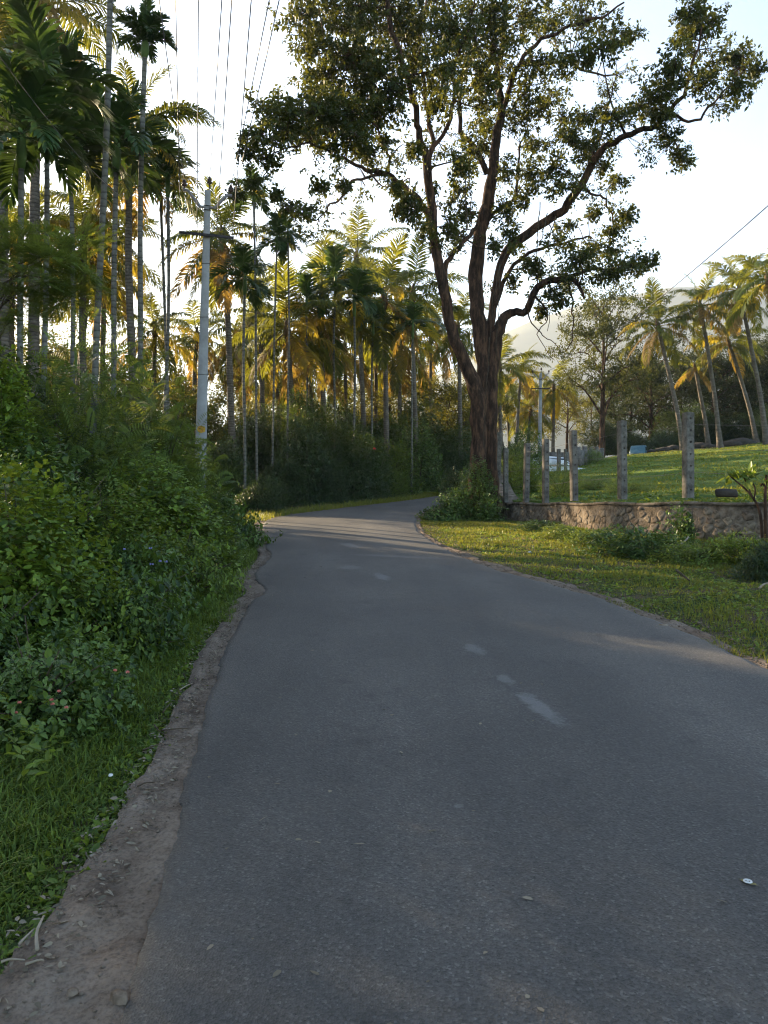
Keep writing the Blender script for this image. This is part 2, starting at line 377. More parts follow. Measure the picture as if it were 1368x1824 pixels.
V = np.stack(V, 1).reshape(-1, 3); T = np.stack(T, 1).ravel(); kk = len(ts)
i = np.arange(n - 1)[:, None] * kk; j = np.arange(kk - 1)[None]
road = link('road', mesh('road', V, [np.stack([i + j, i + j + 1, i + kk + j + 1, i + kk + j], -1).reshape(-1, 4)], M['asphalt'], T, True)); tag(road, kind='structure')

# ---- bare earth beside the road
def dirt_mat():
    m, nt, out = newmat('trodden_earth'); L = nt.links
    tc = N(nt, 'ShaderNodeTexCoord'); O = tc.outputs['Object']
    n1 = N(nt, 'ShaderNodeTexNoise', Scale=3.2, Detail=9, Roughness=.7); L.new(O, n1.inputs['Vector'])
    n2 = N(nt, 'ShaderNodeTexNoise', Scale=60, Detail=5, Roughness=.7); L.new(O, n2.inputs['Vector'])
    n3 = N(nt, 'ShaderNodeTexVoronoi', Scale=38); L.new(O, n3.inputs['Vector'])
    r = ramp(nt, [(.28, (.068, .046, .033)), (.46, (.155, .118, .088)), (.72, (.25, .203, .160))], n1.outputs[0])
    r2 = ramp(nt, [(.3, (.5, .48, .46)), (.55, (1.1, 1.1, 1.1))], n2.outputs[0])
    mul = N(nt, 'ShaderNodeMix', data_type='RGBA', blend_type='MULTIPLY'); mul.inputs[0].default_value = .85
    L.new(r.outputs[0], mul.inputs[6]); L.new(r2.outputs[0], mul.inputs[7])
    pb = N(nt, 'ShaderNodeBsdfPrincipled', Roughness=.95); pb.inputs['Specular IOR Level'].default_value = .1
    L.new(mul.outputs[2], pb.inputs['Base Color'])
    hm = N(nt, 'ShaderNodeMath', operation='MULTIPLY_ADD'); L.new(n3.outputs['Distance'], hm.inputs[0]); hm.inputs[1].default_value = -.6; L.new(n2.outputs[0], hm.inputs[2])
    b = N(nt, 'ShaderNodeBump', Strength=.8, Distance=.012); L.new(hm.outputs[0], b.inputs['Height']); L.new(b.outputs[0], pb.inputs['Normal'])
    L.new(pb.outputs[0], out.inputs[0]); return m
M['dirt'] = dirt_mat()
def shoulder_w(y): return np.interp(y, [-8, 1.5, 2.5, 4, 6, 8, 10, 13, 17, 21, 24, 40], [.6, .48, .36, .20, .17, .17, .24, .18, .26, .35, .2, .2])
sel = (ROAD[:, 1] > -6) & (ROAD[:, 1] < 44) & (np.arange(n) < 560)
def strip(name, E, out_dir, w, seed, k=12):
    V = []
    ss = np.cumsum(np.r_[0, np.linalg.norm(np.diff(E, axis=0), axis=1)])
    for t in np.linspace(-.12, 1, k):
        p = E + out_dir * (w * t)[:, None]
        z = base_h(p[:, 1]) - .016 + .009 * vnoise(p[:, 0] * 6, p[:, 1] * 6, seed) + .006 * vnoise(p[:, 0] * 19, p[:, 1] * 19, seed + 1) - .02 * max(0, t - .8) * 4 - .008 * (1 if .25 < t < .5 else 0)
        V.append(np.c_[p, z])
    V = np.stack(V, 1).reshape(-1, 3); m = len(E)
    i = np.arange(m - 1)[:, None] * k; j = np.arange(k - 1)[None]
    return mesh(name, V, [np.stack([i + j, i + k + j, i + k + j + 1, i + j + 1], -1).reshape(-1, 4)], M['dirt'], None, True)
E = catmull(RL[sel], 1400); od = -np.repeat(across[sel], 1, axis=0); od = np.stack([np.interp(np.linspace(0, 1, 1400), np.linspace(0, 1, sel.sum()), od[:, c]) for c in (0, 1)], 1)
ws = shoulder_w(E[:, 1]) * (1.15 + .12 * vnoise(E[:, 1] * 1.3, E[:, 1] * 0, 31) + .10 * vnoise(E[:, 1] * 5, E[:, 1] * 0, 32))
tag(link('dirt_shoulder_left', strip('dirt_shoulder', E, od, ws, 41)), kind='structure')
E2 = catmull(RR[sel], 1000); od2 = -np.stack([np.interp(np.linspace(0, 1, 1000), np.linspace(0, 1, sel.sum()), -across[sel][:, c]) for c in (0, 1)], 1)
w2 = np.interp(E2[:, 1], [-6, 4, 7, 10, 12, 14, 16, 20, 40], [.25, .22, .2, .30, .42, .40, .2, .15, .15]) * (1 + .3 * vnoise(E2[:, 1] * 1.7, E2[:, 1] * 0, 33))
tag(link('dirt_shoulder_right', strip('dirt_shoulder_right', E2, od2, w2, 44)), kind='structure')

# ---- the pasture behind the stone wall
WALL = [np.array(p) for p in [(3.42, 21.2), (3.85, 20.3), (4.25, 19.0), (4.62, 17.7), (5.15, 16.3), (6.0, 15.05), (7.1, 14.0), (8.6, 12.8), (10.6, 11.4)]]
WALL = catmull(WALL, 90)
def wall_x(y): return np.interp(y, WALL[::-1, 1], WALL[::-1, 0])
def pasture_mat():
    m, nt, out = newmat('pasture_turf'); L = nt.links
    tc = N(nt, 'ShaderNodeTexCoord'); O = tc.outputs['Object']
    n1 = N(nt, 'ShaderNodeTexNoise', Scale=.5, Detail=8, Roughness=.65); L.new(O, n1.inputs['Vector'])
    n2 = N(nt, 'ShaderNodeTexNoise', Scale=9, Detail=8, Roughness=.75); L.new(O, n2.inputs['Vector'])
    r = ramp(nt, [(.3, (.050, .095, .016)), (.48, (.100, .160, .026)), (.62, (.150, .185, .040)), (.75, (.175, .165, .065))], n1.outputs[0])
    r2 = ramp(nt, [(.3, (.5, .55, .5)), (.6, (1.12, 1.1, 1.1))], n2.outputs[0])
    mul = N(nt, 'ShaderNodeMix', data_type='RGBA', blend_type='MULTIPLY'); mul.inputs[0].default_value = 1
    L.new(r.outputs[0], mul.inputs[6]); L.new(r2.outputs[0], mul.inputs[7])
    pb = N(nt, 'ShaderNodeBsdfPrincipled', Roughness=.9); pb.inputs['Specular IOR Level'].default_value = .1
    L.new(mul.outputs[2], pb.inputs['Base Color'])
    b = N(nt, 'ShaderNodeBump', Strength=.8, Distance=.12); L.new(n2.outputs[0], b.inputs['Height']); L.new(b.outputs[0], pb.inputs['Normal'])
    L.new(pb.outputs[0], out.inputs[0]); return m
M['pasture'] = pasture_mat()
ys = np.r_[np.arange(11.4, 58, .4), np.geomspace(58, 140, 24)]
left = np.interp(ys, [11.4, 14.0, 15.05, 16.3, 17.7, 19.0, 20.3, 21.2, 24, 27, 34, 46, 58, 140], [10.75, 7.25, 6.15, 5.3, 4.77, 4.4, 4.0, 3.6, 3.7, 3.9, 6.3, 12, 19, 60])
right = np.maximum(left + 4, 60 + ys * 0)
tt = np.r_[0, 0, np.linspace(0, 1, 110)[1:] ** 1.6]
X = left[:, None] * (1 - tt) + right[:, None] * tt; Y = np.broadcast_to(ys[:, None], X.shape); Z = field_h(X, Y)
Z[:, 0] -= 2.2; X[:, 0] -= .02
V = np.stack([X, Y, Z], -1).reshape(-1, 3); k = len(tt); i = np.arange(len(ys) - 1)[:, None] * k; j = np.arange(k - 1)[None]
tag(link('pasture', mesh('pasture', V, [np.stack([i + j, i + j + 1, i + k + j + 1, i + k + j], -1).reshape(-1, 4)], M['pasture'], None, True)), kind='structure')

# ---- wooded hills far behind
M['hill'] = rough_mat('wooded_hill', [(.3, (.045, .055, .040)), (.7, (.095, .100, .070))], .02, 8, 1, 0)
def hill(name, prof, d, depth, seed):
    px = np.linspace(-700, 2300, 160); top = np.interp(px, [p[0] for p in prof], [p[1] for p in prof])
    top = top + 5 * vnoise(px / 60, px * 0, seed) + 2.5 * vnoise(px / 18, px * 0, seed + 1)
    rows = []
    for t in np.linspace(0, 1, 18):
        dd = d - depth * (1 - t); hz = (HOR - top) / F * d + EYE
        prof_t = t ** 1.25
        z = 2.0 + (hz - 2.0) * prof_t + 11 * vnoise(px / 45 + 9 * t, px * 0 + t * 7, seed + 2) * t * (1 - t) * 3
        rows.append(np.c_[(px - CX) / F * d, np.full(len(px), dd), z])
    back = rows[-1].copy(); back[:, 1] += depth; back[:, 2] = 0; rows.append(back)
    V = np.stack(rows, 0).reshape(-1, 3); k = len(px); i = np.arange(len(rows) - 1)[:, None] * k; j = np.arange(k - 1)[None]
    tag(link(name, mesh(name, V, [np.stack([i + j, i + j + 1, i + k + j + 1, i + k + j], -1).reshape(-1, 4)], M['hill'], None, True)), kind='structure')
HK = 2.7
hill('far_hill', [(-700, 840), (300, 800), (600, 740), (800, 655), (880, 604), (950, 570), (1010, 552), (1100, 528), (1210, 512), (1400, 505), (1700, 540), (2300, 700)], 560 * HK, 180 * HK, 61)
hill('near_hill', [(-700, 870), (500, 850), (780, 720), (900, 632), (960, 655), (1040, 690), (1200, 740), (1500, 700), (2300, 760)], 380 * HK, 110 * HK, 71)
# ------------------------------------------------------------------ plant builders
def rnd_unit(n, g):
    return norm(g.normal(size=(n, 3)))
SHAPES = {  # outline points (along, half width) on one side
 4: [(.45, .5)],
 'ovate': [(.22, .42), (.62, .40)],
 'heart': [(-.06, .36), (.30, .52), (.70, .30)],
 'lance': [(.30, .5), (.65, .36)],
}
def leaves(P, A, Nn, Ln, Wd, shape='ovate', fold=.25, droop=.15):
    """n folded leaves; returns V, [faces], verts per leaf"""
    n = len(P); A = norm(A); Sd = norm(np.cross(A, Nn)); Nn = np.cross(Sd, A)
    Ln = np.broadcast_to(Ln, (n,))[:, None]; Wd = np.broadcast_to(Wd, (n,))[:, None]
    pts = SHAPES[shape]; k = len(pts)
    rows = [P]
    for u, w in pts: rows.append(P + A * Ln * u + Sd * Wd * w + Nn * Wd * fold * w * 1.2 - Nn * Ln * droop * u * u)
    rows.append(P + A * Ln - Nn * Ln * droop)
    for u, w in pts[::-1]: rows.append(P + A * Ln * u - Sd * Wd * w + Nn * Wd * fold * w * 1.2 - Nn * Ln * droop * u * u)
    V = np.stack(rows, 1); m = V.shape[1]; o = np.arange(n)[:, None] * m
    if k == 1: Fs = [np.vstack([o + [[0, 1, 2]], o + [[0, 2, 3]]])]
    elif k == 2: Fs = [np.vstack([o + [[0, 1, 2, 3]], o + [[0, 3, 4, 5]]])]
    else: Fs = [np.vstack([o + [[0, 1, 2]], o + [[0, 6, 7]]]), np.vstack([o + [[0, 2, 3, 4]], o + [[0, 4, 5, 6]]])]
    return V.reshape(-1, 3), Fs, m

def dirs_dome(n, g, low=-.1):
    z = g.uniform(low, 1, n); a = g.uniform(0, 2 * np.pi, n); s = np.sqrt(np.maximum(0, 1 - z * z))
    return np.c_[s * np.cos(a), s * np.sin(a), z]
def lumps(D, seed, k=14, amp=.28):
    g = np.random.default_rng(seed); C = norm(g.normal(size=(k, 3))); h = g.uniform(-1, 1, k)
    w = np.exp(-6 * (1 - D @ C.T)); return 1 + amp * (w @ h) / (w.sum(1) + .35)

def shrub_mesh(seed, kind, n_shoots, leaf, wid, mat, shoot=.34, step=.045, h=1.0, shape='ovate', up=.45):
    """a dome of leafy shoots, unit footprint (radius 1, height h)"""
    g = np.random.default_rng(seed)
    D = dirs_dome(n_shoots, g, -.05); rad = lumps(D, seed + 1, k=26, amp=.75) * np.where(g.random(n_shoots) < .72, g.uniform(.80, 1.08, n_shoots), g.uniform(.35, .8, n_shoots))
    tip = D * rad[:, None] * np.array([1, 1, h]); tip[:, 2] = np.maximum(tip[:, 2], .03)
    sd = norm(D * .7 + np.array([0, 0, up]) + g.normal(0, .38, (n_shoots, 3)))
    sl_ = shoot * g.uniform(.55, 1.35, n_shoots)
    k = max(3, int(shoot / step)); mb = MB()
    t = np.linspace(0, 1, k)
    P = tip[:, None] - sd[:, None] * (sl_[:, None] * (1 - t))[..., None]
    P[..., 2] -= .12 * (sl_[:, None] * (t ** 2))          # tips nod
    P = np.maximum(P, [-9, -9, .005])
    Pf = P.reshape(-1, 3); sf = np.repeat(sd, k, 0)
    side = norm(np.cross(sf, rnd_unit(len(sf), g)))
    A = norm(sf * .55 + side * .95 + np.array([0, 0, -.12]))
    Nn = norm(np.array([0, 0, 1.0]) + sf * .35 + np.repeat(D, k, 0) * .35 + g.normal(0, .32, A.shape))
    size = np.tile(1 - .45 * t, n_shoots) * g.uniform(.6, 1.2, len(Pf))
    V, Fs, m = leaves(Pf, A, Nn, leaf * size, wid * size, shape)
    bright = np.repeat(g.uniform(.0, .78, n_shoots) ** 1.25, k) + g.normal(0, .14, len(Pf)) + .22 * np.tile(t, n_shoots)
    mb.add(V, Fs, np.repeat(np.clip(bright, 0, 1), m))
    for q in g.choice(n_shoots, min(n_shoots, 160), False): mb.tube(P[q][[0, k // 2, -1]], [.004, .003, .0015], 3, False, 0)
    fol = mb.mesh(kind + '_foliage', mat)
    sb = MB()
    for q in range(16):
        d = dirs_dome(1, g, .15)[0]; e = d * np.array([1, 1, h]) * g.uniform(.6, .95)
        P_ = smooth_path([(0.12 * d[0], .12 * d[1], -.05), e * [.4, .4, .55], e], 6); sb.tube(P_, np.linspace(.014, .004, 6), 4)
    return fol, sb.mesh(kind + '_stems', M['twig'])

def feather_mesh(seed, n_leaf, mat, h=1.6, L=.26, pairs=11, lw=.010, ll=.030):
    g = np.random.default_rng(seed)
    D = dirs_dome(n_leaf, g, .0); rad = lumps(D, seed + 1, amp=.5) * g.uniform(.45, 1.05, n_leaf)
    B = D * rad[:, None] * np.array([1, 1, h]); B[:, 2] = np.maximum(B[:, 2], .1)
    ax = norm(D * .7 + g.normal(0, .5, (n_leaf, 3)) + [0, 0, .2]); t = np.linspace(.1, 1, pairs)
    Ls = L * g.uniform(.7, 1.25, n_leaf)
    P = B[:, None] + ax[:, None] * (Ls[:, None] * t)[..., None]; P[..., 2] -= (Ls[:, None] * .35 * t ** 2)
    Nn = norm(np.array([0, 0, 1.]) + g.normal(0, .4, (n_leaf, 3))); side = norm(np.cross(ax, Nn))
    mb = MB(); tn = np.repeat(np.clip(g.uniform(.1, .9, n_leaf), 0, 1), pairs)
    for s in (-1, 1):
        A = (side[:, None] * s + ax[:, None] * .35 + np.array([0, 0, -.15])).repeat(pairs, 1).reshape(-1, 3)
        V, Fs, m = leaves(P.reshape(-1, 3), A, Nn.repeat(pairs, 0), ll * np.tile(np.sin(np.pi * (.15 + .8 * t)) + .3, n_leaf), lw, 4, 0, 0)
        mb.add(V, Fs, np.repeat(tn, m))
    for q in range(n_leaf): mb.tube(np.vstack([B[q], P[q][[0, -1]]]), [.003, .003, .001], 3, False, 0)
    fol = mb.mesh('feathery_foliage', mat); sb = MB()
    for q in range(22):
        e = B[g.integers(n_leaf)]
        sb.tube(smooth_path([(e[0] * .08, e[1] * .08, -.05), e * [.35, .35, .6], e], 6), np.linspace(.016, .004, 6), 4)
    return fol, sb.mesh('feathery_stems', M['twig'])

# ---- palms
def frond_mesh(name, mat, seed, L, elev, bend, ll, pairs, hang, wid, petiole=.16, gap=.05, spread=1.15, lift=.12):
    g = np.random.default_rng(seed); m = 22; s = np.linspace(0, 1, m); th = elev - bend * s ** 1.35
    ds = L / (m - 1); x = np.r_[0, np.cumsum(np.cos(th[:-1]) * ds)]; z = np.r_[0, np.cumsum(np.sin(th[:-1]) * ds)]
    yy = .10 * L * s ** 2 * g.uniform(-1, 1)
    Rc = np.c_[x, yy, z]; mb = MB(); mb.tube(Rc, np.linspace(.030, .005, m) * L / 3.5, 4, False, .35)
    u = np.linspace(petiole, .995, pairs)
    for sg in (-1, 1):
        keep = g.random(pairs) > gap; uu = u[keep] + g.normal(0, .003, keep.sum()); k = len(uu)
        B = np.stack([np.interp(uu, s, Rc[:, c]) for c in range(3)], 1); t = np.interp(uu, s, th)
        T = np.c_[np.cos(t), 0 * t, np.sin(t)]; Up = np.c_[-np.sin(t), 0 * t, np.cos(t)]; Y = np.tile([0, sg, 0.], (k, 1))
        a = spread * (1 - .62 * (np.maximum(uu - petiole, 0) / (1 - petiole)) ** 1.5) + g.normal(0, .09, k)
        D = norm(T * np.cos(a)[:, None] + Y * np.sin(a)[:, None] + Up * (lift + g.normal(0, .12, k))[:, None])
        prof = np.clip(np.sin(np.pi * np.clip(.16 + .80 * (uu - petiole) / (1 - petiole), 0, 1)) ** .6, .15, 1)
        l = ll * prof * g.uniform(.82, 1.1, k); hg = hang * g.uniform(.6, 1.4, k)
        m1 = B + D * (l * .45)[:, None]; D2 = norm(D + np.array([0, 0, -1.]) * hg[:, None]); m2 = m1 + D2 * (l * .33)[:, None]
        D3 = norm(D2 + np.array([0, 0, -.8]) * hg[:, None]); tip = m2 + D3 * (l * .25)[:, None]
        Wv = norm(np.cross(D, Up)) * (wid * prof)[:, None] * .5
        V = np.stack([B - Wv * .5, B + Wv * .5, m1 + Wv, m1 - Wv, m2 + Wv * .8, m2 - Wv * .8, tip], 1); o = np.arange(k)[:, None] * 7
        mb.add(V.reshape(-1, 3), [np.vstack([o + [[0, 1, 2, 3]], o + [[3, 2, 4, 5]]]), o + [[5, 4, 6]]], np.repeat(np.clip(g.uniform(.15, .85, k), 0, 1), 7))
    return mb.mesh(name, mat)
ELEVS = [80, 58, 36, 14, -10, -38, -62]
COCO = {}; ARECA = {}
for ci, (mk, gap) in enumerate((('coco_green', .04), ('coco_yellow', .10), ('coco_dry', .22))):
    for e in ELEVS:
        for v in range(2):
            bend = math.radians({80: 42, 58: 66, 36: 74, 14: 66, -10: 52, -38: 34, -62: 18}[e] + 8 * v)
            COCO[ci, e, v] = frond_mesh('coconut_frond', M[mk], 100 + e + v * 7 + ci * 31, 3.9, math.radians(e), bend, .86, 66, {80: .25, 58: .5, 36: .9, 14: 1.2, -10: 1.3, -38: 1.0, -62: .7}[e] * (1.1 if ci else .85), .072, gap=gap)
for e in ELEVS[:5]:
    for v in range(2):
        bend = math.radians({80: 36, 58: 78, 36: 92, 14: 80, -10: 55}[e] + 10 * v)
        ARECA[0, e, v] = frond_mesh('areca_frond', M['areca_green'], 300 + e + v * 7, 1.75, math.radians(e), bend, .62, 26, .35, .105, petiole=.10, gap=.03, spread=.95, lift=.30)
        ARECA[1, e, v] = frond_mesh('areca_frond_old', M['coco_yellow'], 340 + e + v * 7, 1.6, math.radians(e), bend, .52, 26, .6, .080, petiole=.10, gap=.12, spread=.95, lift=.2)
nut_me = None
def palm(name, label, base, top, r, kind, seed, n_f=None, size=1.0, yellow=.25, dry=.1, bow=.3, group=None, nuts=0, lo=None, parts=True):
    """base, top: world points of the foot and of the crown"""
    global nut_me
    g = np.random.default_rng(seed); base = np.array(base, float); top = np.array(top, float)
    t_ = thing(name, label, 'palm tree', base, group); rel = top - base; Hh = np.linalg.norm(rel)
    side = np.array([rel[0], rel[1], 0]); ctrl = [np.zeros(3), rel * .33 + side * (-.10 * bow), rel * .68 + side * (-.08 * bow) + g.normal(0, .004 * Hh, 3), rel]
    nseg = 26; P = smooth_path(ctrl, nseg); s = np.linspace(0, 1, nseg)
    P = np.vstack([[0, 0, -.3], P]); s = np.r_[0, s]
    if kind == 'coconut':
        rr = r * (1.0 - .38 * s + .55 * np.exp(-s * 16)); rr = rr * (1 + .04 * np.sin(np.arange(len(s)) * 2.1))
        link('trunk', MB().tube(P, rr, 10, wob=.03, seed=seed).mesh('coconut_trunk', M['palm_trunk'], True), t_)
    else:
        rr = r * (1.0 - .18 * s + .35 * np.exp(-s * 20)) * (1 + .03 * np.sin(np.arange(len(s)) * 2.6))
        link('trunk', MB().tube(P, rr, 8, wob=.02, seed=seed).mesh('areca_trunk', M['areca_trunk'], True), t_)
    dr = norm(P[-1] - P[-4]); c = P[-1]
    if kind == 'coconut':
        mb = MB(); mb.tube([c - dr * .5 * size, c - dr * .15 * size, c + dr * .25 * size, c + dr * .7 * size], np.array([r * .7, .20 * size, .17 * size, .03]), 8, wob=.15, seed=seed)
        link('crown_fibre', mb.mesh('crown_fibre', M['fibre'], True), t_)
        n_f = n_f or 23; c = c + dr * .2 * size; lib = COCO; elo = -58 if lo is None else lo
    else:
        mb = MB(); mb.tube([c - dr * .1, c + dr * .15 * size, c + dr * .55 * size, c + dr * .85 * size], np.array([r, r * 1.5, r * 1.15, r * .6]), 8)
        link('crownshaft', mb.mesh('crownshaft', M['crownshaft'], True), t_)
        n_f = n_f or 11; c = c + dr * .72 * size; lib = ARECA; elo = -8 if lo is None else lo
    for k in range(n_f):
        f = (k + .5) / n_f; e = 82 + (elo - 82) * f ** .9 + g.normal(0, 5)
        ev = min(ELEVS if kind == 'coconut' else ELEVS[:5], key=lambda q: abs(q - e))
        if kind == 'coconut':
            p = g.random(); m_ = 2 if (f > .72 and p < dry * 2.4) else (1 if (f > .3 and p < yellow * (.5 + f * 1.3)) else 0)
        else: m_ = 1 if (f > .6 and g.random() < yellow) else 0
        sc = size * g.uniform(.82, 1.08) * (.8 if f < .1 else 1)
        link('frond', lib[m_, ev, int(g.integers(2))], t_, tuple(c - dr * (.25 * f * size)), (g.normal(0, .12), math.radians(ev - e) * .6, k * 2.39996 + g.normal(0, .22)), (sc,) * 3)
    for k in range(nuts):
        if nut_me is None:
            a = np.linspace(0, 1, 7); nut_me = MB().tube(np.c_[a * 0, a * 0, a * .26], np.sin(np.pi * np.clip(a, .05, .95)) ** .6 * .105, 8).mesh('coconut', M['coconut'], True)
        an = k * 2.1; link('coconut', nut_me, t_, tuple(c + np.array([math.cos(an) * .26, math.sin(an) * .26, -.35 - .12 * (k % 3)]) * size), (g.normal(0, .4), g.normal(0, .4), 0), (size * 1.1,) * 3)
    return t_

# ---- broadleaf trees
def spray(C, ext, n_tip, per, leaf, wid, g, droop=.25, shape=4, Nup=.8, tuft=1.0):
    """leafy twig tips spread through an ellipsoid; returns V, faces, tint and the tip points"""
    d = rnd_unit(n_tip, g) * (g.random(n_tip) ** .5 * np.where(g.random(n_tip) < .2, 1.45, 1.05))[:, None]; tip = C + d * ext
    out = norm(d * ext + [0, 0, .15] + g.normal(0, .25, d.shape))
    P = tip[:, None] + out[:, None] * g.uniform(-.9, .25, (n_tip, per, 1)) * (leaf * 2.4 * tuft) + g.normal(0, leaf * .45 * tuft, (n_tip, per, 3))
    P = P.reshape(-1, 3); A = norm(np.repeat(out, per, 0) * .6 + rnd_unit(len(P), g) * .9 + [0, 0, -droop])
    Nn = norm(np.array([0, 0, Nup]) + rnd_unit(len(P), g) * .75); sz = g.uniform(.6, 1.25, len(P))
    V, Fs, m = leaves(P, A, Nn, leaf * sz, wid * sz, shape, .2, .1)
    tn = np.repeat(np.clip(np.repeat(g.uniform(.1, .75, n_tip), per) + g.normal(0, .13, len(P)), 0, 1), m)
    return V, Fs, tn, tip, m

def gen_tree(seed, h, cr, tr, leaf=.13, n_limb=7, blobs=3, tips=16, per=10, crown_lo=.35, flat=.7, leafmat='far_leaf', lean=0, keep=None, br=None, bark='bark'):
    """returns (wood mesh, crown mesh); keep(points)->mask drops leaves to cut openings for sunlight"""
    g = np.random.default_rng(seed); wood = MB(); cr_mb = MB()
    tp = smooth_path([(0, 0, -.3), (lean * .2 + g.normal(0, .1), g.normal(0, .1), h * .25), (lean * .6 + g.normal(0, .2), g.normal(0, .2), h * .55), (lean + g.normal(0, .25), g.normal(0, .25), h * .86)], 14)
    wood.tube(tp, tr * np.linspace(1.15, .22, 14), 9, wob=.08, seed=seed)
    ends = [(tp[-1], 1.0)]
    for k in range(n_limb):
        f = crown_lo + (.95 - crown_lo) * (k + g.random() * .6) / n_limb; b = np.array([np.interp(f * .86, np.linspace(0, .86, 14), tp[:, c]) for c in range(3)])
        a = k * 2.4 + g.normal(0, .3); reach = cr * (1 - .45 * abs(f - .6)) * g.uniform(.65, 1.0)
        e = b + np.array([math.cos(a) * reach, math.sin(a) * reach, h * .17 * g.uniform(.3, 1.3)]); mid = (b + e) / 2 + [0, 0, .08 * h * g.uniform(.2, 1)]
        lp = smooth_path([b, mid + g.normal(0, .12, 3), e], 9); r0 = tr * .42 * (1.15 - .6 * f)
        wood.tube(lp, np.linspace(r0, r0 * .2, 9), 6)
        ends.append((e, 1.0))
        for q in range(blobs):
            u = g.uniform(.4, .95); s0 = np.array([np.interp(u, np.linspace(0, 1, 9), lp[:, c]) for c in range(3)])
            e2 = s0 + g.normal(0, 1, 3) * [cr * .28, cr * .28, h * .07] + [0, 0, h * .06]
            wood.tube(smooth_path([s0, (s0 + e2) / 2 + g.normal(0, .1, 3), e2], 5), np.linspace(r0 * .35, r0 * .08, 5), 4, False)
            ends.append((e2, g.uniform(.6, 1)))
    br = br or cr * .34
    for e, s in ends:
        V, Fs, tn, tip, m = spray(e, np.array([br, br, br * flat]) * s * g.uniform(.75, 1.25), tips, per, leaf, leaf * .5, g)
        if keep is not None:
            kp = keep(V.reshape(-1, m, 3).mean(1)); V = V.reshape(-1, m, 3)[kp].reshape(-1, 3); tn = tn.reshape(-1, m)[kp].ravel(); o = np.arange(kp.sum())[:, None] * m
            Fs = [np.vstack([o + [[0, 1, 2]], o + [[0, 2, 3]]])]
            if not len(V): continue
        cr_mb.add(V, Fs, tn)
        for q in range(0, len(tip), 3): wood.tube(np.vstack([e, (e + tip[q]) / 2 + [0, 0, .05], tip[q]]), [r0 * .12, r0 * .08, .006], 3, False)
    return wood.mesh('tree_trunk', M[bark], True), cr_mb.mesh('tree_crown', M[leafmat])
def plant_tree(name, label, meshes, loc, rz=0, s=1.0, group=None, cat='tree', sz=None):
    t_ = thing(name, label, cat, loc, group, (0, 0, rz)); t_.scale = (s, s, sz or s)
    link('trunk', meshes[0], t_); link('crown', meshes[1], t_); return t_
def plant_bush(name, label, meshes, loc, r, h, rz=0, group=None, cat='bush', rx=None):
    h0, meshes = min(SB[meshes], key=lambda q: abs(math.log(q[0] * r / h)))
    t_ = thing(name, label, cat, loc, group, (0, 0, rz)); t_.scale = (rx or r, r, h / h0)
    link('foliage', meshes[0], t_); link('stems', meshes[1], t_); return t_
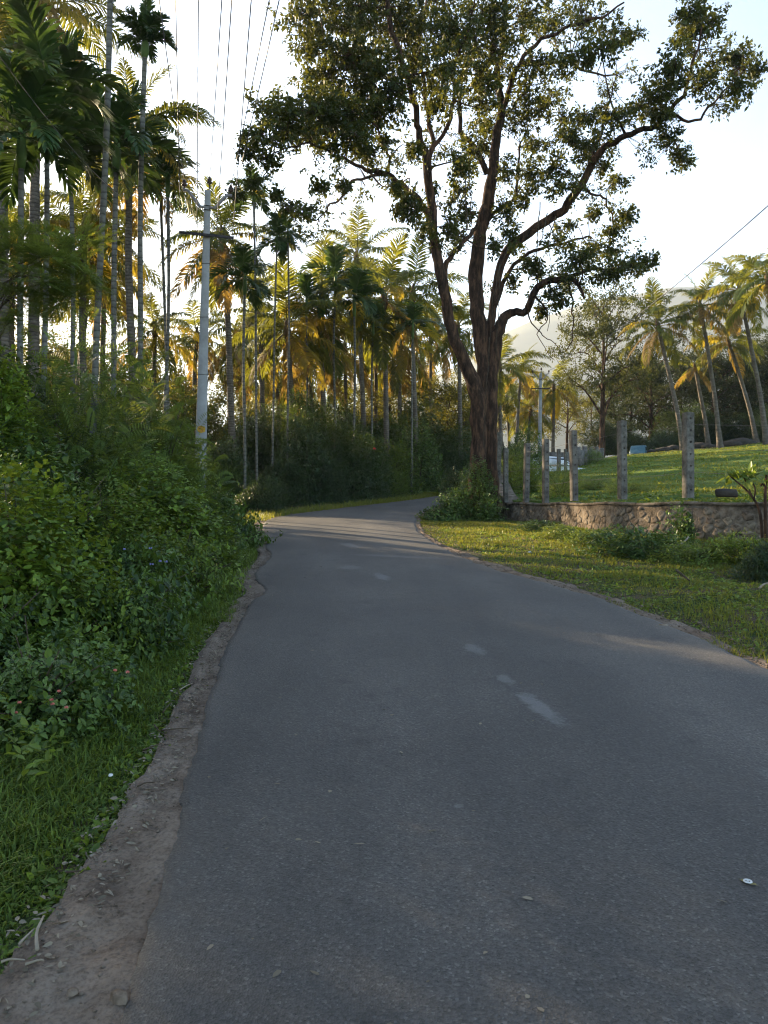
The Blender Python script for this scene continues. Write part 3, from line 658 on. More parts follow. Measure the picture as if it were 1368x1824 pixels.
# ------------------------------------------------------------------ the big roadside tree
TD = 22.0
tb = PX(859, 919, TD); tb[2] = float(base_h(TD)) - .05
def tp(px, py, dy=0.0):
    return PX(px, py, TD + dy) - tb
LIMBS = [ # (px, py, radius px, depth offset m)
 [(850,925,30,0),(853,870,26,0),(855,820,25,0),(855,760,24,0),(849,705,21,-.05),(832,655,17,-.15),(813,610,14.5,-.3),(799,560,13.5,-.45),(789,505,14,-.6),(781,470,12.5,-.7),(772,420,12,-.8),(769,375,11.5,-.9),(764,330,11,-1),(759,283,11.5,-1.1),(749,250,9,-1.3),(742,215,8,-1.5),(734,165,7.5,-1.7),(716,110,7,-1.9),(700,60,6.5,-2.1),(690,0,6,-2.3),(682,-60,4.5,-2.5),(690,-130,2.5,-2.6)],
 [(760,290,9,-1.1),(770,260,6.5,-1.0),(765,215,5.2,-.8),(755,160,4.6,-.6),(750,105,4,-.4),(748,60,3.2,-.2),(760,0,2.5,0),(765,-60,1.5,.1)],
 [(768,266,6,-1.0),(788,240,5,-1.0),(804,207,4.8,-1.1),(808,168,4.3,-1.3),(806,140,4,-1.5),(816,92,3.2,-1.7),(838,42,2.6,-1.9),(850,-25,2,-2)],
 [(776,428,10,-.75),(762,385,8,-1.0),(742,352,7.4,-1.4),(716,328,7,-1.8),(692,313,6.6,-2.1),(668,304,6,-2.4),(640,299,4.6,-2.7),(612,281,3.8,-3.0),(580,268,3.2,-3.2),(546,256,2.6,-3.4),(510,263,2.0,-3.5),(470,282,1.3,-3.6)],
 [(688,312,4.8,-2.1),(660,313,3.8,-2.4),(632,323,3.4,-2.7),(611,347,2.8,-2.9),(590,366,2.4,-3.1),(571,383,1.7,-3.2),(552,392,1.2,-3.3),(520,384,.9,-3.4)],
 [(692,308,4,-2.1),(691,280,3.4,-2.2),(682,250,3.0,-2.3),(658,217,2.4,-2.5),(625,192,1.7,-2.7),(590,170,1.2,-2.9)],
 [(788,508,8,-.6),(796,474,7,-.4),(808,449,6.5,-.2),(826,432,5.6,0),(845,408,5,.2),(858,380,4,.3)],
 [(866,925,29,.1),(867,870,25,.1),(867,820,24,.1),(867,760,22,.1),(865,700,21,.15),(861,640,20,.2),(853,580,19.5,.3),(848,530,19,.4),(848,480,18.5,.5),(854,430,17.5,.6),(864,380,16,.7),(873,330,14.5,.8),(880,280,13,.9),(887,230,11,1),(893,185,10,1.1),(886,130,8,1.2),(897,60,7,1.4),(901,0,6,1.5),(905,-60,5,1.6),(900,-140,2.5,1.7)],
 [(888,215,7,1),(907,163,6.3,.8),(915,132,6,.6),(940,92,5.5,.3),(980,62,4.6,0),(1020,46,4,-.3),(1070,30,3,-.6),(1112,4,2,-.8)],
 [(903,170,6,.9),(925,115,4.6,1.3),(960,116,4.0,1.7),(1000,108,3.4,2.0),(1040,126,3,2.3),(1085,132,2,2.5),(1110,140,1.2,2.6)],
 [(868,310,8,.85),(846,262,6.4,.7),(823,240,5.8,.5),(819,180,5.2,.3),(815,150,4.6,.1),(836,108,3.6,-.1),(851,60,3,-.3),(862,0,2,-.4)],
 [(876,925,18,-.1),(876,860,16,-.1),(876,780,14,-.05),(877,700,14,0),(880,640,15,.1),(888,590,15,.2),(899,565,12,.2),(915,557,10,.2),(932,556,9.5,.1),(944,546,9.3,0),(950,522,9,-.1),(966,506,8.8,-.3),(990,499,8.3,-.5),(1012,494,7.6,-.7),(1030,508,5,-.9),(1040,530,3,-1)],
 [(1005,494,5,-.7),(1040,484,4,-.9),(1080,478,3.2,-1.1),(1120,474,2.4,-1.3),(1155,466,1.3,-1.5)],
 [(872,640,13,.4),(874,580,11,.5),(882,520,10,.6),(893,470,11,.6),(910,438,12,.6),(950,410,11.5,.5),(985,386,11,.3),(1010,366,10.5,.1),(1034,332,10,-.1),(1050,300,9.5,-.3),(1070,271,9,-.5),(1096,250,8.2,-.7),(1128,238,7.2,-.9),(1162,224,6.3,-1.1),(1190,205,5.6,-1.3),(1214,170,5,-1.5),(1228,135,4,-1.6),(1242,90,3,-1.7),(1250,45,2.2,-1.8),(1256,0,1.4,-1.9)],
 [(1196,202,4,-1.3),(1230,216,3.4,-1.2),(1262,196,2.8,-1.1),(1290,160,2.2,-1.0),(1318,125,1.5,-.9),(1340,110,1,-.8)],
 [(1052,298,5,-.3),(1064,252,3.6,-.1),(1078,212,2.6,.1),(1086,172,1.8,.3),(1100,130,1.1,.4)],
 [(880,548,7,.5),(898,500,5.5,.7),(925,463,4.8,.9),(968,440,3.8,1.1),(1012,432,3,1.3),(1050,420,2,1.4)],
 [(1034,332,4,-.1),(1058,345,3,0),(1078,355,2.6,.1),(1088,378,2.2,.15),(1092,410,1.6,.2)],
 [(862,400,6,.7),(890,372,4.5,1.2),(915,350,3.8,1.6),(925,310,3.2,1.9),(922,270,2.5,2.1),(940,235,1.8,2.3)],
 [(1160,224,3,-1.1),(1190,240,2.3,-1),(1207,262,1.6,-.95),(1215,285,1,-.9)],
 [(948,520,4,0),(975,560,1.6,.1),(960,600,1.1,.1),(985,640,.7,.1)],[(940,555,2.2,0),(952,585,1.4,.1),(978,602,1.1,.1),(1000,628,.7,.1)],
 [(1012,494,2.6,-.7),(1018,540,2.0,-.7),(1022,585,1.6,-.7),(1008,625,1.1,-.7)],
]
def limb_mesh(pts, seed):
    a = np.array(pts, float); P = np.array([tp(p[0], p[1], p[3]) for p in pts]); r = a[:, 2] * .70 * (TD + a[:, 3]) / F
    n = max(8, len(pts) * 3); Ps = catmull(P, n); rs = np.interp(np.linspace(0, 1, n), np.linspace(0, 1, len(r)), r)
    g = np.random.default_rng(seed); Ps[1:-1] += g.normal(0, .10, (n - 2, 3)) * rs[1:-1, None]
    big = rs.max() > .15
    tt_ = np.linspace(0, 1, n); env = np.minimum(1, 6 * np.minimum(tt_, 1 - tt_)) * np.clip(.16 - rs, 0, .16) / .16
    for c_ in range(3): Ps[:, c_] += env * (.045 * np.sin(tt_ * n * .9 + g.uniform(0, 6)) + .035 * np.sin(tt_ * n * 1.9 + g.uniform(0, 6)))
    V, q, t = tube(Ps, rs, 18 if big else 8, True, .10 if big else .05, seed)
    return V, q, t, Ps, rs
tree = thing('roadside_tree', 'tall dark broad-crowned tree with forked trunk where the road bends', 'tree', tb)
SKEL = []; wood = None; limb_objs = []
tr_mb = MB()
for k, pts in enumerate(LIMBS):
    V, q, t, Ps, rs = limb_mesh(pts, 500 + k); SKEL.append(np.c_[Ps, rs])
    if k in (0, 7, 11): tr_mb.add(V, [q, t])
    else: limb_objs.append(MB().add(V, [q, t]))
link('trunk', tr_mb.mesh('roadside_tree_trunk', M['bark'], True), tree)
for mb in limb_objs: link('branch', mb.mesh('branch', M['bark'], True), tree)
SKEL = np.vstack(SKEL)
BLOBS = """540 25 45 38;600 25 60 45;560 90 42 50;625 100 60 55;685 55 60 55;590 150 45 38;640 30 50 35;660 120 45 45;700 150 45 48;650 180 45 35
480 195 34 28;520 205 48 36;565 195 55 38;615 205 55 40;665 200 45 38;462 240 28 22;500 240 38 22;440 268 22 18;550 240 38 18;592 262 26 16;478 285 24 12;570 215 40 30;630 235 30 22
655 272 20 18;735 268 20 16;740 110 50 55;745 50 45 40;800 55 50 48;790 125 40 48;845 55 50 55;852 140 38 42;778 190 22 28;722 352 18 18;736 380 22 24;715 375 14 16;705 330 12 12
820 292 20 38;815 342 26 36;838 268 16 34;862 180 28 45;880 95 38 55;872 230 22 40;860 260 16 30;880 20 40 30;930 35 48 38;980 38 48 32;1040 28 42 30;1090 60 32 26;1122 62 22 16;962 108 48 26;1020 100 42 26;1070 88 36 22;932 170 26 26;982 165 32 16
930 212 30 28;962 195 26 22;1002 212 26 26;1040 208 32 20;1020 252 38 30;985 300 34 32;940 312 22 28;930 352 22 22;1052 262 36 26;1000 332 38 20;1098 208 28 22;1132 190 34 22;1162 172 36 26;1200 118 38 36;1228 62 32 36;1262 42 26 26;1230 18 28 22;1282 108 36 26;1322 108 32 26;1346 125 14 20;1312 158 26 16;1252 150 28 26;1215 286 20 16;1196 242 26 10;1178 205 24 20
1100 322 22 16;1112 382 26 20;1096 410 22 14;1060 442 36 16;1122 472 36 16;1030 462 36 20;990 432 26 16;962 482 24 16;912 420 16 28;902 382 22 26;1090 482 40 18;1152 464 22 9;780 440 12 14;760 410 12 14;962 552 16 9;1000 540 12 7;985 520 20 10;940 470 18 16;912 500 10 16
545 372 20 9;572 332 16 8;512 368 14 8;420 345 12 7;450 325 12 7;492 345 12 8;690 250 14 10;640 262 18 12;612 330 10 6;960 260 24 20;900 300 14 22;770 340 12 14;800 400 14 18;830 380 16 22;815 420 12 12;880 440 10 18;1075 300 16 12;1010 400 22 12;1060 380 18 14;1085 440 22 14;720 20 40 30;780 0 45 30;650 -30 60 30;560 -30 50 30;760 -60 60 30;860 -50 60 30;950 -30 50 30;1040 -20 40 20;1240 -20 26 18;600 -70 60 30;700 -100 70 30;830 -110 70 30;930 -90 50 25"""
BL = [tuple(float(v) for v in b.split()) for ln in BLOBS.splitlines() for b in ln.split(';')]
g = np.random.default_rng(42); tw = MB(); n_cl = 0
for (bx, by, rx, ry) in BL:
    dmean = None
    p0 = tp(bx, by, 0); w2 = (SKEL[:, 0] - p0[0]) ** 2 + (SKEL[:, 2] - p0[2]) ** 2
    cand = SKEL[np.argmin(w2 + .02 * SKEL[:, 3])]
    dy = cand[1] + g.normal(0, .55) + (g.uniform(-1.0, 1.0) if rx > 24 else 0)
    C = tp(bx, by, dy); k_ = (TD + dy) / F
    ext = np.array([rx * k_, max(rx, ry) * k_ * .95, ry * k_]) * 1.12
    area = rx * ry / 1000.0
    n_tip = int(9 + 26 * area)
    V, Fs, tn, tip, m = spray(C, ext, n_tip, 23, .125, .062, g, .35, tuft=.85)
    fm = MB(); fm.add(V, Fs, tn); link('foliage', fm.mesh('leaf_cluster', M['tree_leaf']), tree); n_cl += 1
    near = SKEL[np.argmin(((SKEL[:, :3] - C) ** 2).sum(1))]
    mid = (near[:3] + C) / 2 + g.normal(0, .12, 3)
    L_ = np.linalg.norm(near[:3] - C)
    r0 = min(near[3] * .5, .012 + .016 * L_)
    tw.tube(smooth_path([near[:3], mid, C], 7), np.linspace(r0, .008, 7), 5, False)
    for q in range(0, n_tip, 2):
        tw.tube(smooth_path([C + g.normal(0, .08, 3), (C + tip[q]) / 2 + g.normal(0, .06, 3), tip[q]], 4), [.010, .007, .005, .003], 3, False)
fm = MB()
for p in SKEL[(SKEL[:, 3] < .11) & (SKEL[:, 2] > 6.2)]:
    if g.random() < .55:
        C = p[:3] + g.normal(0, .28, 3); n_tip = int(g.integers(2, 7)); V, Fs, tn, tip, m = spray(C, np.array([.34, .34, .24]), n_tip, 14, .105, .052, g, .35); fm.add(V, Fs, tn)
        for q in range(n_tip): tw.tube(smooth_path([p[:3], (p[:3] + tip[q]) / 2 + g.normal(0, .05, 3), tip[q]], 4), [.009, .007, .005, .003], 3, False)
link('foliage', fm.mesh('twig_leaves', M['tree_leaf']), tree)
link('twigs', tw.mesh('twigs', M['bark']), tree)
# hanging vines and aerial roots
for k, (a, b_, c) in enumerate([((962, 360), (957, 440), (952, 470)), ((975, 380), (962, 430), (945, 462)), ((990, 385), (978, 430), (982, 480)), ((905, 440), (880, 520), (872, 610)), ((890, 470), (888, 560), (884, 640)), ((872, 600), (866, 700), (862, 800)), ((835, 280), (838, 360), (842, 420)), ((1000, 495), (985, 540), (975, 590)), ((828, 300), (832, 400), (826, 430))]):
    g2 = np.random.default_rng(900 + k); pts = smooth_path([tp(*a, -.3 + g2.normal(0, .2)), tp(b_[0], b_[1], -.5 + g2.normal(0, .15)), tp(c[0], c[1], -.5)], 12); pts[1:-1] += g2.normal(0, .02, (10, 3))
    link('hanging_vine', MB().tube(pts, np.linspace(.016, .008, 12), 5).mesh('hanging_vine', M['twig']), tree)

# ------------------------------------------------------------------ palms: name, foot pixel, crown pixel, distance, trunk radius, size, ...
def foot(px, d, py=None):
    p = PX(px, 0, d); p[2] = float(ground_h(p[0], p[1])); return p
def P_(kind, label, fx, cx, cy, d, r, size=1.0, seed=0, cd=None, yellow=.25, dry=.1, n_f=None, group=None, nuts=0, field=False, lo=None, bow=.3):
    b = foot(fx, d)
    if field: b[2] = float(field_h(b[0], b[1])) - .03
    palm('coconut_palm' if kind == 'C' else 'areca_palm', label, b, PX(cx, cy, cd or d), r, 'coconut' if kind == 'C' else 'areca', seed, n_f, size, yellow, dry, bow, group, nuts, lo)
GA, GC, GR = 'areca palms in the left grove', 'coconut palms in the grove', 'coconut palms on the pasture edge'
P_('A', 'areca palm with broad glossy leaves high at the upper left, nearest of the grove', 75, 84, 205, 13.5, .055, .84, 1, yellow=0.00, n_f=16, group=GA, lo=-14)
P_('A', 'lower areca palm fanning bright pointed leaves at the left edge', 34, 38, 290, 12.2, .055, .78, 2, yellow=0.00, n_f=16, group=GA, lo=-14)
P_('A', 'very tall areca palm whose crown leaves the top of the picture, upper left', 160, 198, -75, 14.5, .066, .85, 3, n_f=11, group=GA)
P_('A', 'dark areca palm just left of the big coconut palm with thick trunk', 201, 207, 300, 17, .068, .95, 4, n_f=14, group=GA, yellow=0.10)
P_('A', 'tall areca palm with small brush-like crown against white sky, upper left', 247, 258, 95, 17, .065, .43, 5, n_f=22, group=GA, yellow=0.00, lo=25)
P_('A', 'slim areca palm halfway between thick coconut trunk and concrete utility pole', 293, 299, 345, 22, .055, .70, 6, n_f=13, group=GA, lo=0)
P_('A', 'thin leaning areca palm with feathery top right beside the slimmer twin trunk', 305, 284, 300, 23, .05, .65, 7, n_f=8, group=GA)
P_('C', 'big coconut palm with long fronds reaching right toward the utility pole top', 238, 233, 245, 22, .13, .80, 8, yellow=0.14, n_f=26, group=GC, nuts=7)
P_('C', 'coconut palm with shaggy crown cut by the top left corner', 56, 70, 20, 20, .16, .74, 9, yellow=0.23, dry=.25, n_f=32, group=GC)
P_('C', 'coconut palm with drooping golden fronds low behind the left areca trunks', 148, 150, 425, 24, .14, .72, 10, yellow=0.40, dry=.2, n_f=30, group=GC, lo=-70)
P_('C', 'coconut palm with slanting trunk behind the left grove, mostly hidden', 125, 168, 390, 32, .14, .66, 11, yellow=0.30, dry=.2, group=GC)
P_('C', 'coconut palm half seen at the left picture edge, pale trunk', 8, 2, 110, 19, .15, .62, 12, yellow=0.20, dry=.2, group=GC)
P_('C', 'coconut palm standing directly behind the concrete utility pole', 418, 396, 425, 30, .15, .76, 13, yellow=0.20, dry=.25, n_f=30, group=GC, lo=-70)
P_('C', 'coconut palm with low dark crown right of the slanting trunk', 178, 186, 470, 32, .14, .78, 91, yellow=.3, dry=.2, n_f=28, group=GC, lo=-70)
P_('C', 'coconut palm with low crown behind the left edge areca stems', 22, 26, 440, 26, .14, .75, 92, yellow=.3, dry=.2, n_f=28, group=GC, lo=-70)
P_('C', 'short coconut palm in the sky gap left of the utility pole', 268, 276, 590, 34, .14, .66, 93, yellow=.3, dry=.15, n_f=22, group=GC, lo=-60)
P_('A', 'dark areca palm between the two tallest stems at upper left', 130, 126, 310, 17, .06, .85, 94, yellow=.1, n_f=14, group=GA, lo=-10)
P_('A', 'thin areca palm with small round crown right of the utility pole', 458, 452, 355, 27, .045, .60, 14, n_f=12, group=GA, yellow=0.25, lo=-30)
P_('A', 'short sunlit areca palm with orange trunk and bright green spear leaf', 436, 436, 520, 25, .050, .75, 15, n_f=12, group=GA, yellow=0.30, lo=-20)
P_('A', 'slim areca palm, left one of a close pair below the big tree branch', 484, 493, 440, 28, .040, .62, 16, n_f=12, group=GA, yellow=0.10, lo=-35)
P_('A', 'slim areca palm, right one of a close pair below the big tree branch', 512, 513, 428, 28.5, .040, .58, 17, n_f=12, group=GA, yellow=0.10, lo=-35)
P_('C', 'coconut palm with great golden drooping skirt in the middle of the grove', 580, 572, 545, 36, .16, 1.0, 18, yellow=0.30, dry=.3, n_f=27, group=GC, lo=-75)
P_('C', 'low coconut palm with broad yellow fronds left of the golden skirted palm', 530, 512, 590, 33, .15, .88, 19, yellow=0.40, dry=.2, n_f=22, group=GC)
P_('C', 'tallest coconut palm of the middle grove standing clear against the sky', 652, 636, 462, 44, .17, .95, 20, yellow=0.07, n_f=23, group=GC, lo=-40)
P_('C', 'grey green coconut palm just right of the tallest grove palm', 690, 684, 535, 38, .16, .95, 21, yellow=0.12, n_f=24, group=GC)
P_('C', 'coconut palm close left of the big tree trunk with spreading fronds', 742, 736, 525, 42, .16, .90, 22, yellow=0.17, n_f=23, group=GC)
P_('C', 'coconut palm peeping between the forked stems of the big tree', 822, 816, 585, 44, .15, .75, 23, yellow=0.15, group=GC)
P_('C', 'coconut palm low in the gap between utility pole and golden skirted palm', 470, 462, 560, 40, .16, 1.0, 24, yellow=0.30, dry=.2, group=GC)
P_('A', 'areca palm in front of the golden skirted palm, left stem', 548, 546, 560, 33, .055, .9, 25, n_f=11, group=GA)
P_('A', 'areca palm with dark drooping head between the golden and tallest palms', 598, 597, 520, 34, .055, 1.05, 26, n_f=11, group=GA)
P_('A', 'areca palm with bushy green head below the tallest grove palm', 630, 631, 560, 33, .055, 1.05, 27, n_f=12, group=GA)
P_('A', 'areca palm stem standing in front of the far grove, left of big tree', 662, 664, 600, 37, .055, .95, 28, n_f=10, group=GA)
P_('A', 'slender areca palm right beside the left stem of the big tree', 733, 735, 600, 36, .050, .95, 29, n_f=10, group=GA)
for k, (fx, cx, cy, d, sz, lab) in enumerate([
   (556, 552, 640, 46, .95, 'low yellow palm filling the gap left under the golden skirted palm'), (618, 614, 625, 48, .95, 'low palm with hanging yellow fronds below the tallest grove palm'),
   (668, 668, 620, 50, .95, 'low palm right under the grey green coconut palm'), (712, 714, 610, 47, .9, 'low palm with yellow lower fronds between hedge and big tree'),
   (770, 768, 600, 52, .95, 'palm with hanging fronds just left of the big tree lower trunk'), (438, 430, 610, 44, .95, 'low golden palm right behind the coconut trunk at the utility pole'),
   (345, 350, 600, 42, .8, 'low palm hidden behind the utility pole shaft'), (500, 492, 655, 50, .9, 'lowest golden palm left of the thicket top')]):
    P_('C', lab, fx, cx, cy, d, .16, sz, 80 + k, yellow=0.33, dry=.2, n_f=22, group=GC, lo=-72)
for k, (fx, cx, cy, d, sz, lab) in enumerate([
   (918, 928, 665, 62, .80, 'tallest of the hazy coconut palms between big tree and far utility pole'),
   (893, 890, 655, 52, .85, 'coconut palm with large fronds directly right of the big tree trunk'),
   (908, 903, 715, 70, .85, 'short hazy yellow palm below the tall one right of the big tree'),
   (938, 945, 735, 66, .90, 'glowing yellow palm low beside the far utility pole'),
   (985, 986, 690, 64, .85, 'palm with dark thin trunk just right of the far utility pole'),
   (900, 874, 700, 75, .9, 'far palm almost hidden behind the big tree trunk, hazy yellow')]):
    P_('C', lab, fx, cx, cy, d, .15, sz, 40 + k, yellow=0.28, dry=.15, n_f=18, group='hazy palms behind the fence posts', field=True)
for k, (fx, cx, cy, d, sz, yl, nf, lab) in enumerate([
   (1217, 1172, 582, 52, .92, 0.30, 24, 'coconut palm with leaning pale trunk behind the nearest fence post, leftmost on the pasture'),
   (1283, 1248, 548, 53, .90, 0.19, 23, 'second leaning coconut palm from the left on the pasture edge'),
   (1348, 1298, 610, 56, .85, 0.47, 22, 'lower golden coconut palm with thin slanted trunk on the pasture edge'),
   (1366, 1318, 520, 51, .95, 0.30, 24, 'tall coconut palm with brown hanging fronds near the right picture edge'),
   (1420, 1368, 500, 46, .95, 0.33, 22, 'coconut palm cut off by the right picture edge'),
   (1262, 1238, 655, 57, .60, 0.06, 13, 'young green coconut palm low under the dark trees on the pasture edge')]):
    P_('C', lab, fx, cx, cy, d, .17, sz, 60 + k, yellow=yl, dry=.25, n_f=nf - 3, group=GR, field=True, bow=.8, lo=-46)
# ------------------------------------------------------------------ background and side trees
def at_ground(x, y): return (x, y, float(ground_h(x, y)) - .02)
def at_field(x, y): return (x, y, float(field_h(x, y)) - .05)
BG = [gen_tree(700, 7.5, 3.0, .16, .16, 9, 4, 24, 11), gen_tree(701, 6.0, 2.6, .13, .14, 9, 4, 24, 11, crown_lo=.15), gen_tree(702, 9.0, 3.0, .17, .16, 10, 4, 22, 11, crown_lo=.25)]
DK = [gen_tree(710, 9.0, 4.0, .22, .19, 11, 5, 26, 11, crown_lo=.18, leafmat='dark_leaf'), gen_tree(711, 7.5, 3.8, .20, .19, 10, 5, 26, 11, crown_lo=.15, leafmat='dark_leaf')]
spots = [ # px, d, template, scale, label
 (120, 42, 1, .95, 'small tree with airy leaves low behind the left palm trunks'), (260, 38, 0, .8, 'small tree filling the gap left of the utility pole'),
 (335, 30, 1, .75, 'leafy small tree touching the left side of the utility pole'), (400, 46, 0, .9, 'yellowish tree low behind the coconut palm at the utility pole'),
 (455, 52, 2, .75, 'tree behind the slim paired areca palms'), (520, 56, 0, .95, 'tree far behind the golden skirted palm, left side'),
 (590, 60, 2, .9, 'tree far behind the golden skirted palm, right side'), (640, 50, 1, 1.0, 'low tree under the tallest grove palm'),
 (700, 54, 0, 1.05, 'tree behind the leafy hedge left of the big tree'), (745, 58, 2, .95, 'yellow green tree seen left of the big tree fork'),
 (790, 48, 1, 1.05, 'airy tree directly behind the big tree left stem'), (825, 54, 0, 1.0, 'tree glimpsed inside the big tree fork'),
 (770, 70, 2, 1.2, 'farthest tree of the grove beside the big tree'), (470, 72, 2, 1.2, 'farthest tree behind the utility pole'),
 (610, 78, 2, 1.25, 'farthest tree behind the middle palms'), (62, 46, 2, 1.0, 'leafy tree filling the gap behind the left areca stems'), (150, 48, 0, 1.1, 'leafy tree low behind the slanting coconut trunk'), (105, 62, 2, 1.15, 'farthest tree behind the left trunks'), (30, 40, 2, .9, 'tree far behind the left edge areca trunks'), (190, 52, 2, .95, 'tree far behind the thick coconut trunk')]
for k, (px, d, t_, s, lab) in enumerate(spots):
    x = (px - CX) / F * d; plant_tree('grove_tree', lab, BG[t_], at_ground(x, d), k * 1.9, s, 'broadleaf trees inside the grove')
for k, (px, d, t_, s, lab) in enumerate([
 (1160, 66, 0, .95, 'dark dense tree behind the leftmost leaning coconut palm'), (1215, 70, 1, 1.05, 'dark dense tree behind the nearest fence post'),
 (1270, 64, 1, .95, 'dark dense tree between the leaning coconut trunks'), (1330, 66, 0, .92, 'dark dense tree at the far right of the pasture'),
 (1395, 62, 1, 1.0, 'dark dense tree cut by the right picture edge'), (1300, 80, 0, 1.15, 'tall dark tree farthest behind the pasture palms'), (1120, 84, 0, 1.05, 'dark tree far behind the blue truck')]):
    x = (px - CX) / F * d; plant_tree('pasture_tree', lab, DK[t_], at_field(x, d), k * 2.3 + .4, s, 'dark trees closing the pasture')
for k, (px, d, t_, s, lab) in enumerate([(1010, 74, 0, .95, 'pale hazy tree behind the fence posts'), (960, 90, 2, 1.0, 'pale hazy tree far behind the distant utility pole'), (885, 86, 2, 1.05, 'pale hazy tree just right of the big tree trunk'), (1060, 96, 2, 1.0, 'pale hazy tree behind the spreading tree on the pasture')]):
    x = (px - CX) / F * d; plant_tree('hazy_tree', lab, BG[t_], at_field(x, d), k * 1.3, s, 'hazy trees beyond the fence')
UG = [('dark undergrowth bush right of the blue truck', 1175, 60), ('dark undergrowth bush behind the leftmost leaning palm trunk', 1215, 61), ('dark undergrowth bush between the leaning palm trunks', 1255, 60), ('dark undergrowth bush right of the second leaning palm', 1300, 61), ('dark undergrowth bush under the right edge palms', 1345, 59), ('dark undergrowth bush cut by the right picture edge', 1390, 57), ('dark undergrowth bush behind the blue truck', 1125, 64), ('dark undergrowth bush left of the blue truck', 1085, 62)]
# the spreading tree on the pasture, limbs in view
SP = gen_tree(720, 10.8, 3.6, .22, .17, 15, 4, 22, 13, crown_lo=.24, flat=.6, leafmat='tree_leaf', br=1.15)
x = (1072 - CX) / F * 57; plant_tree('spreading_tree', 'airy spreading tree with dark bent limbs left of the pasture palms', SP, at_field(x, 57), .6, .98, sz=1.2)
# unseen trees added at left to shade the road, openings cut for sun strips
def gaps(origin):  # drops leaves whose shadow would fall on a wanted sun strip
    o = np.array(origin)
    cz, sz = math.cos(SUN_AZ), math.sin(SUN_AZ)
    def keep(P):
        Q = P + o; u = Q[:, 0] * cz - Q[:, 1] * sz      # coordinate across the sunbeams
        t = (Q[:, 2] - .6) / math.tan(SUN_EL); gxx = Q[:, 0] - t * sz      # where the leaf's shadow lands
        wob = .12 * np.sin(Q[:, 2] * 2.1) + .10 * np.sin(gxx * 1.7)
        b1 = (np.abs(u - 12.6 + wob) < .95) & (gxx < 1.4)
        b2 = (np.abs(u - 10.7 + wob) < .75) & (gxx > .6)
        b3 = (np.abs(u - 6.2 + wob) < .34) & (gxx > 1.2)
        return ~(b1 | b2 | b3)
    return keep
for k, (x, y, h, cr) in enumerate([(-13.5, 14, 9.5, 3.6), (-16, 20.5, 10, 3.8), (-18.5, 27.5, 10.5, 3.9), (-22.5, 34.5, 11.5, 4.0), (-17.5, 10.5, 11, 4.0), (-22, 18, 11.5, 4.2), (-26, 26, 12.5, 4.4), (-12.5, 7, 9, 3.4), (-13, 1.5, 9.5, 3.6), (-31, 35, 14, 4.6)]):
    loc = at_ground(x, y); me = gen_tree(740 + k, h, cr, .22, .24, 10, 5, 15, 8, crown_lo=.16, leafmat='dark_leaf', keep=gaps(loc))
    plant_tree('added_shade_tree', 'unseen tall tree added beyond the left picture edge to shade the road', me, loc, 0, 1, 'unseen trees added to shade the road')

# ------------------------------------------------------------------ bushes on the left bank
SB0 = {
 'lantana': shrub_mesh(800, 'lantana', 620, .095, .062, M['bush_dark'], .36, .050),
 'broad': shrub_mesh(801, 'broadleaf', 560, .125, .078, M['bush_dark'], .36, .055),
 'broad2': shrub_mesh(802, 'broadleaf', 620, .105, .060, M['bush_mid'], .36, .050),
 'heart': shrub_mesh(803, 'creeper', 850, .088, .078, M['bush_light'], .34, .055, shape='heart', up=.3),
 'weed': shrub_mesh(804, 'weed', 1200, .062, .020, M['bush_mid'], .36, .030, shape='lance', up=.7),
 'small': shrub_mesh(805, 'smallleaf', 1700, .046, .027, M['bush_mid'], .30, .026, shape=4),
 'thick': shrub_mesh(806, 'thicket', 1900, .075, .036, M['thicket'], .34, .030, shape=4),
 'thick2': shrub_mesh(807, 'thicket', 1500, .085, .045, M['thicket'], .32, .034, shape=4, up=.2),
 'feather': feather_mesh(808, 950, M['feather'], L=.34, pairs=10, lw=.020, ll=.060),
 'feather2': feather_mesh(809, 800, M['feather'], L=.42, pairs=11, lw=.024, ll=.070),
}
SB = {k: [(1.0 if 'feather' not in k else 1.6, v)] for k, v in SB0.items()}
SB['broad'].append((2.2, shrub_mesh(821, 'broadleaf', 1000, .110, .068, M['bush_dark'], .34, .055, h=2.2)))
SB['broad2'].append((2.2, shrub_mesh(822, 'broadleaf', 1100, .095, .056, M['bush_mid'], .34, .050, h=2.2)))
SB['heart'].append((2.2, shrub_mesh(823, 'creeper', 1400, .086, .074, M['bush_light'], .34, .060, h=2.2, shape='heart', up=.2)))
SB['heart'].append((6.0, shrub_mesh(829, 'creeper', 1500, .15, .13, M['bush_light'], .40, .080, h=6.0, shape='heart', up=.0)))
SB['small'].append((2.0, shrub_mesh(825, 'smallleaf', 2600, .050, .029, M['bush_mid'], .30, .028, h=2.0, shape=4)))
SB['ivy'] = [(2.2, shrub_mesh(830, 'ivy', 260, .20, .16, M['bush_dark'], .5, .11, h=2.2, shape='heart', up=-.2))]
SB['thick'].append((2.1, shrub_mesh(826, 'thicket', 2800, .078, .042, M['thicket'], .34, .032, h=2.1, shape=4, up=.2)))
SB['thick2'].append((2.0, shrub_mesh(827, 'thicket', 2400, .088, .048, M['thicket'], .32, .034, h=2.0, shape=4, up=.0)))
GB = 'bushes crowding the left bank'
def B_(kind, label, px, d, r, h, rz=0.0, rx=None, name='bush', cat='bush', group=GB, y0=0):
    x = (px - CX) / F * d; z = float(ground_h(x, d)) - .03 + y0
    return plant_bush(name, label, kind, (x, d, z), r, h, rz, group, cat, rx)
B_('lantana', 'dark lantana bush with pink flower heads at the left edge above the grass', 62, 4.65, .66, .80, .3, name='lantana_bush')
B_('lantana', 'lantana bush cut by the left edge behind the pink flowers', -70, 5.0, .72, 1.0, 1.9, name='lantana_bush')
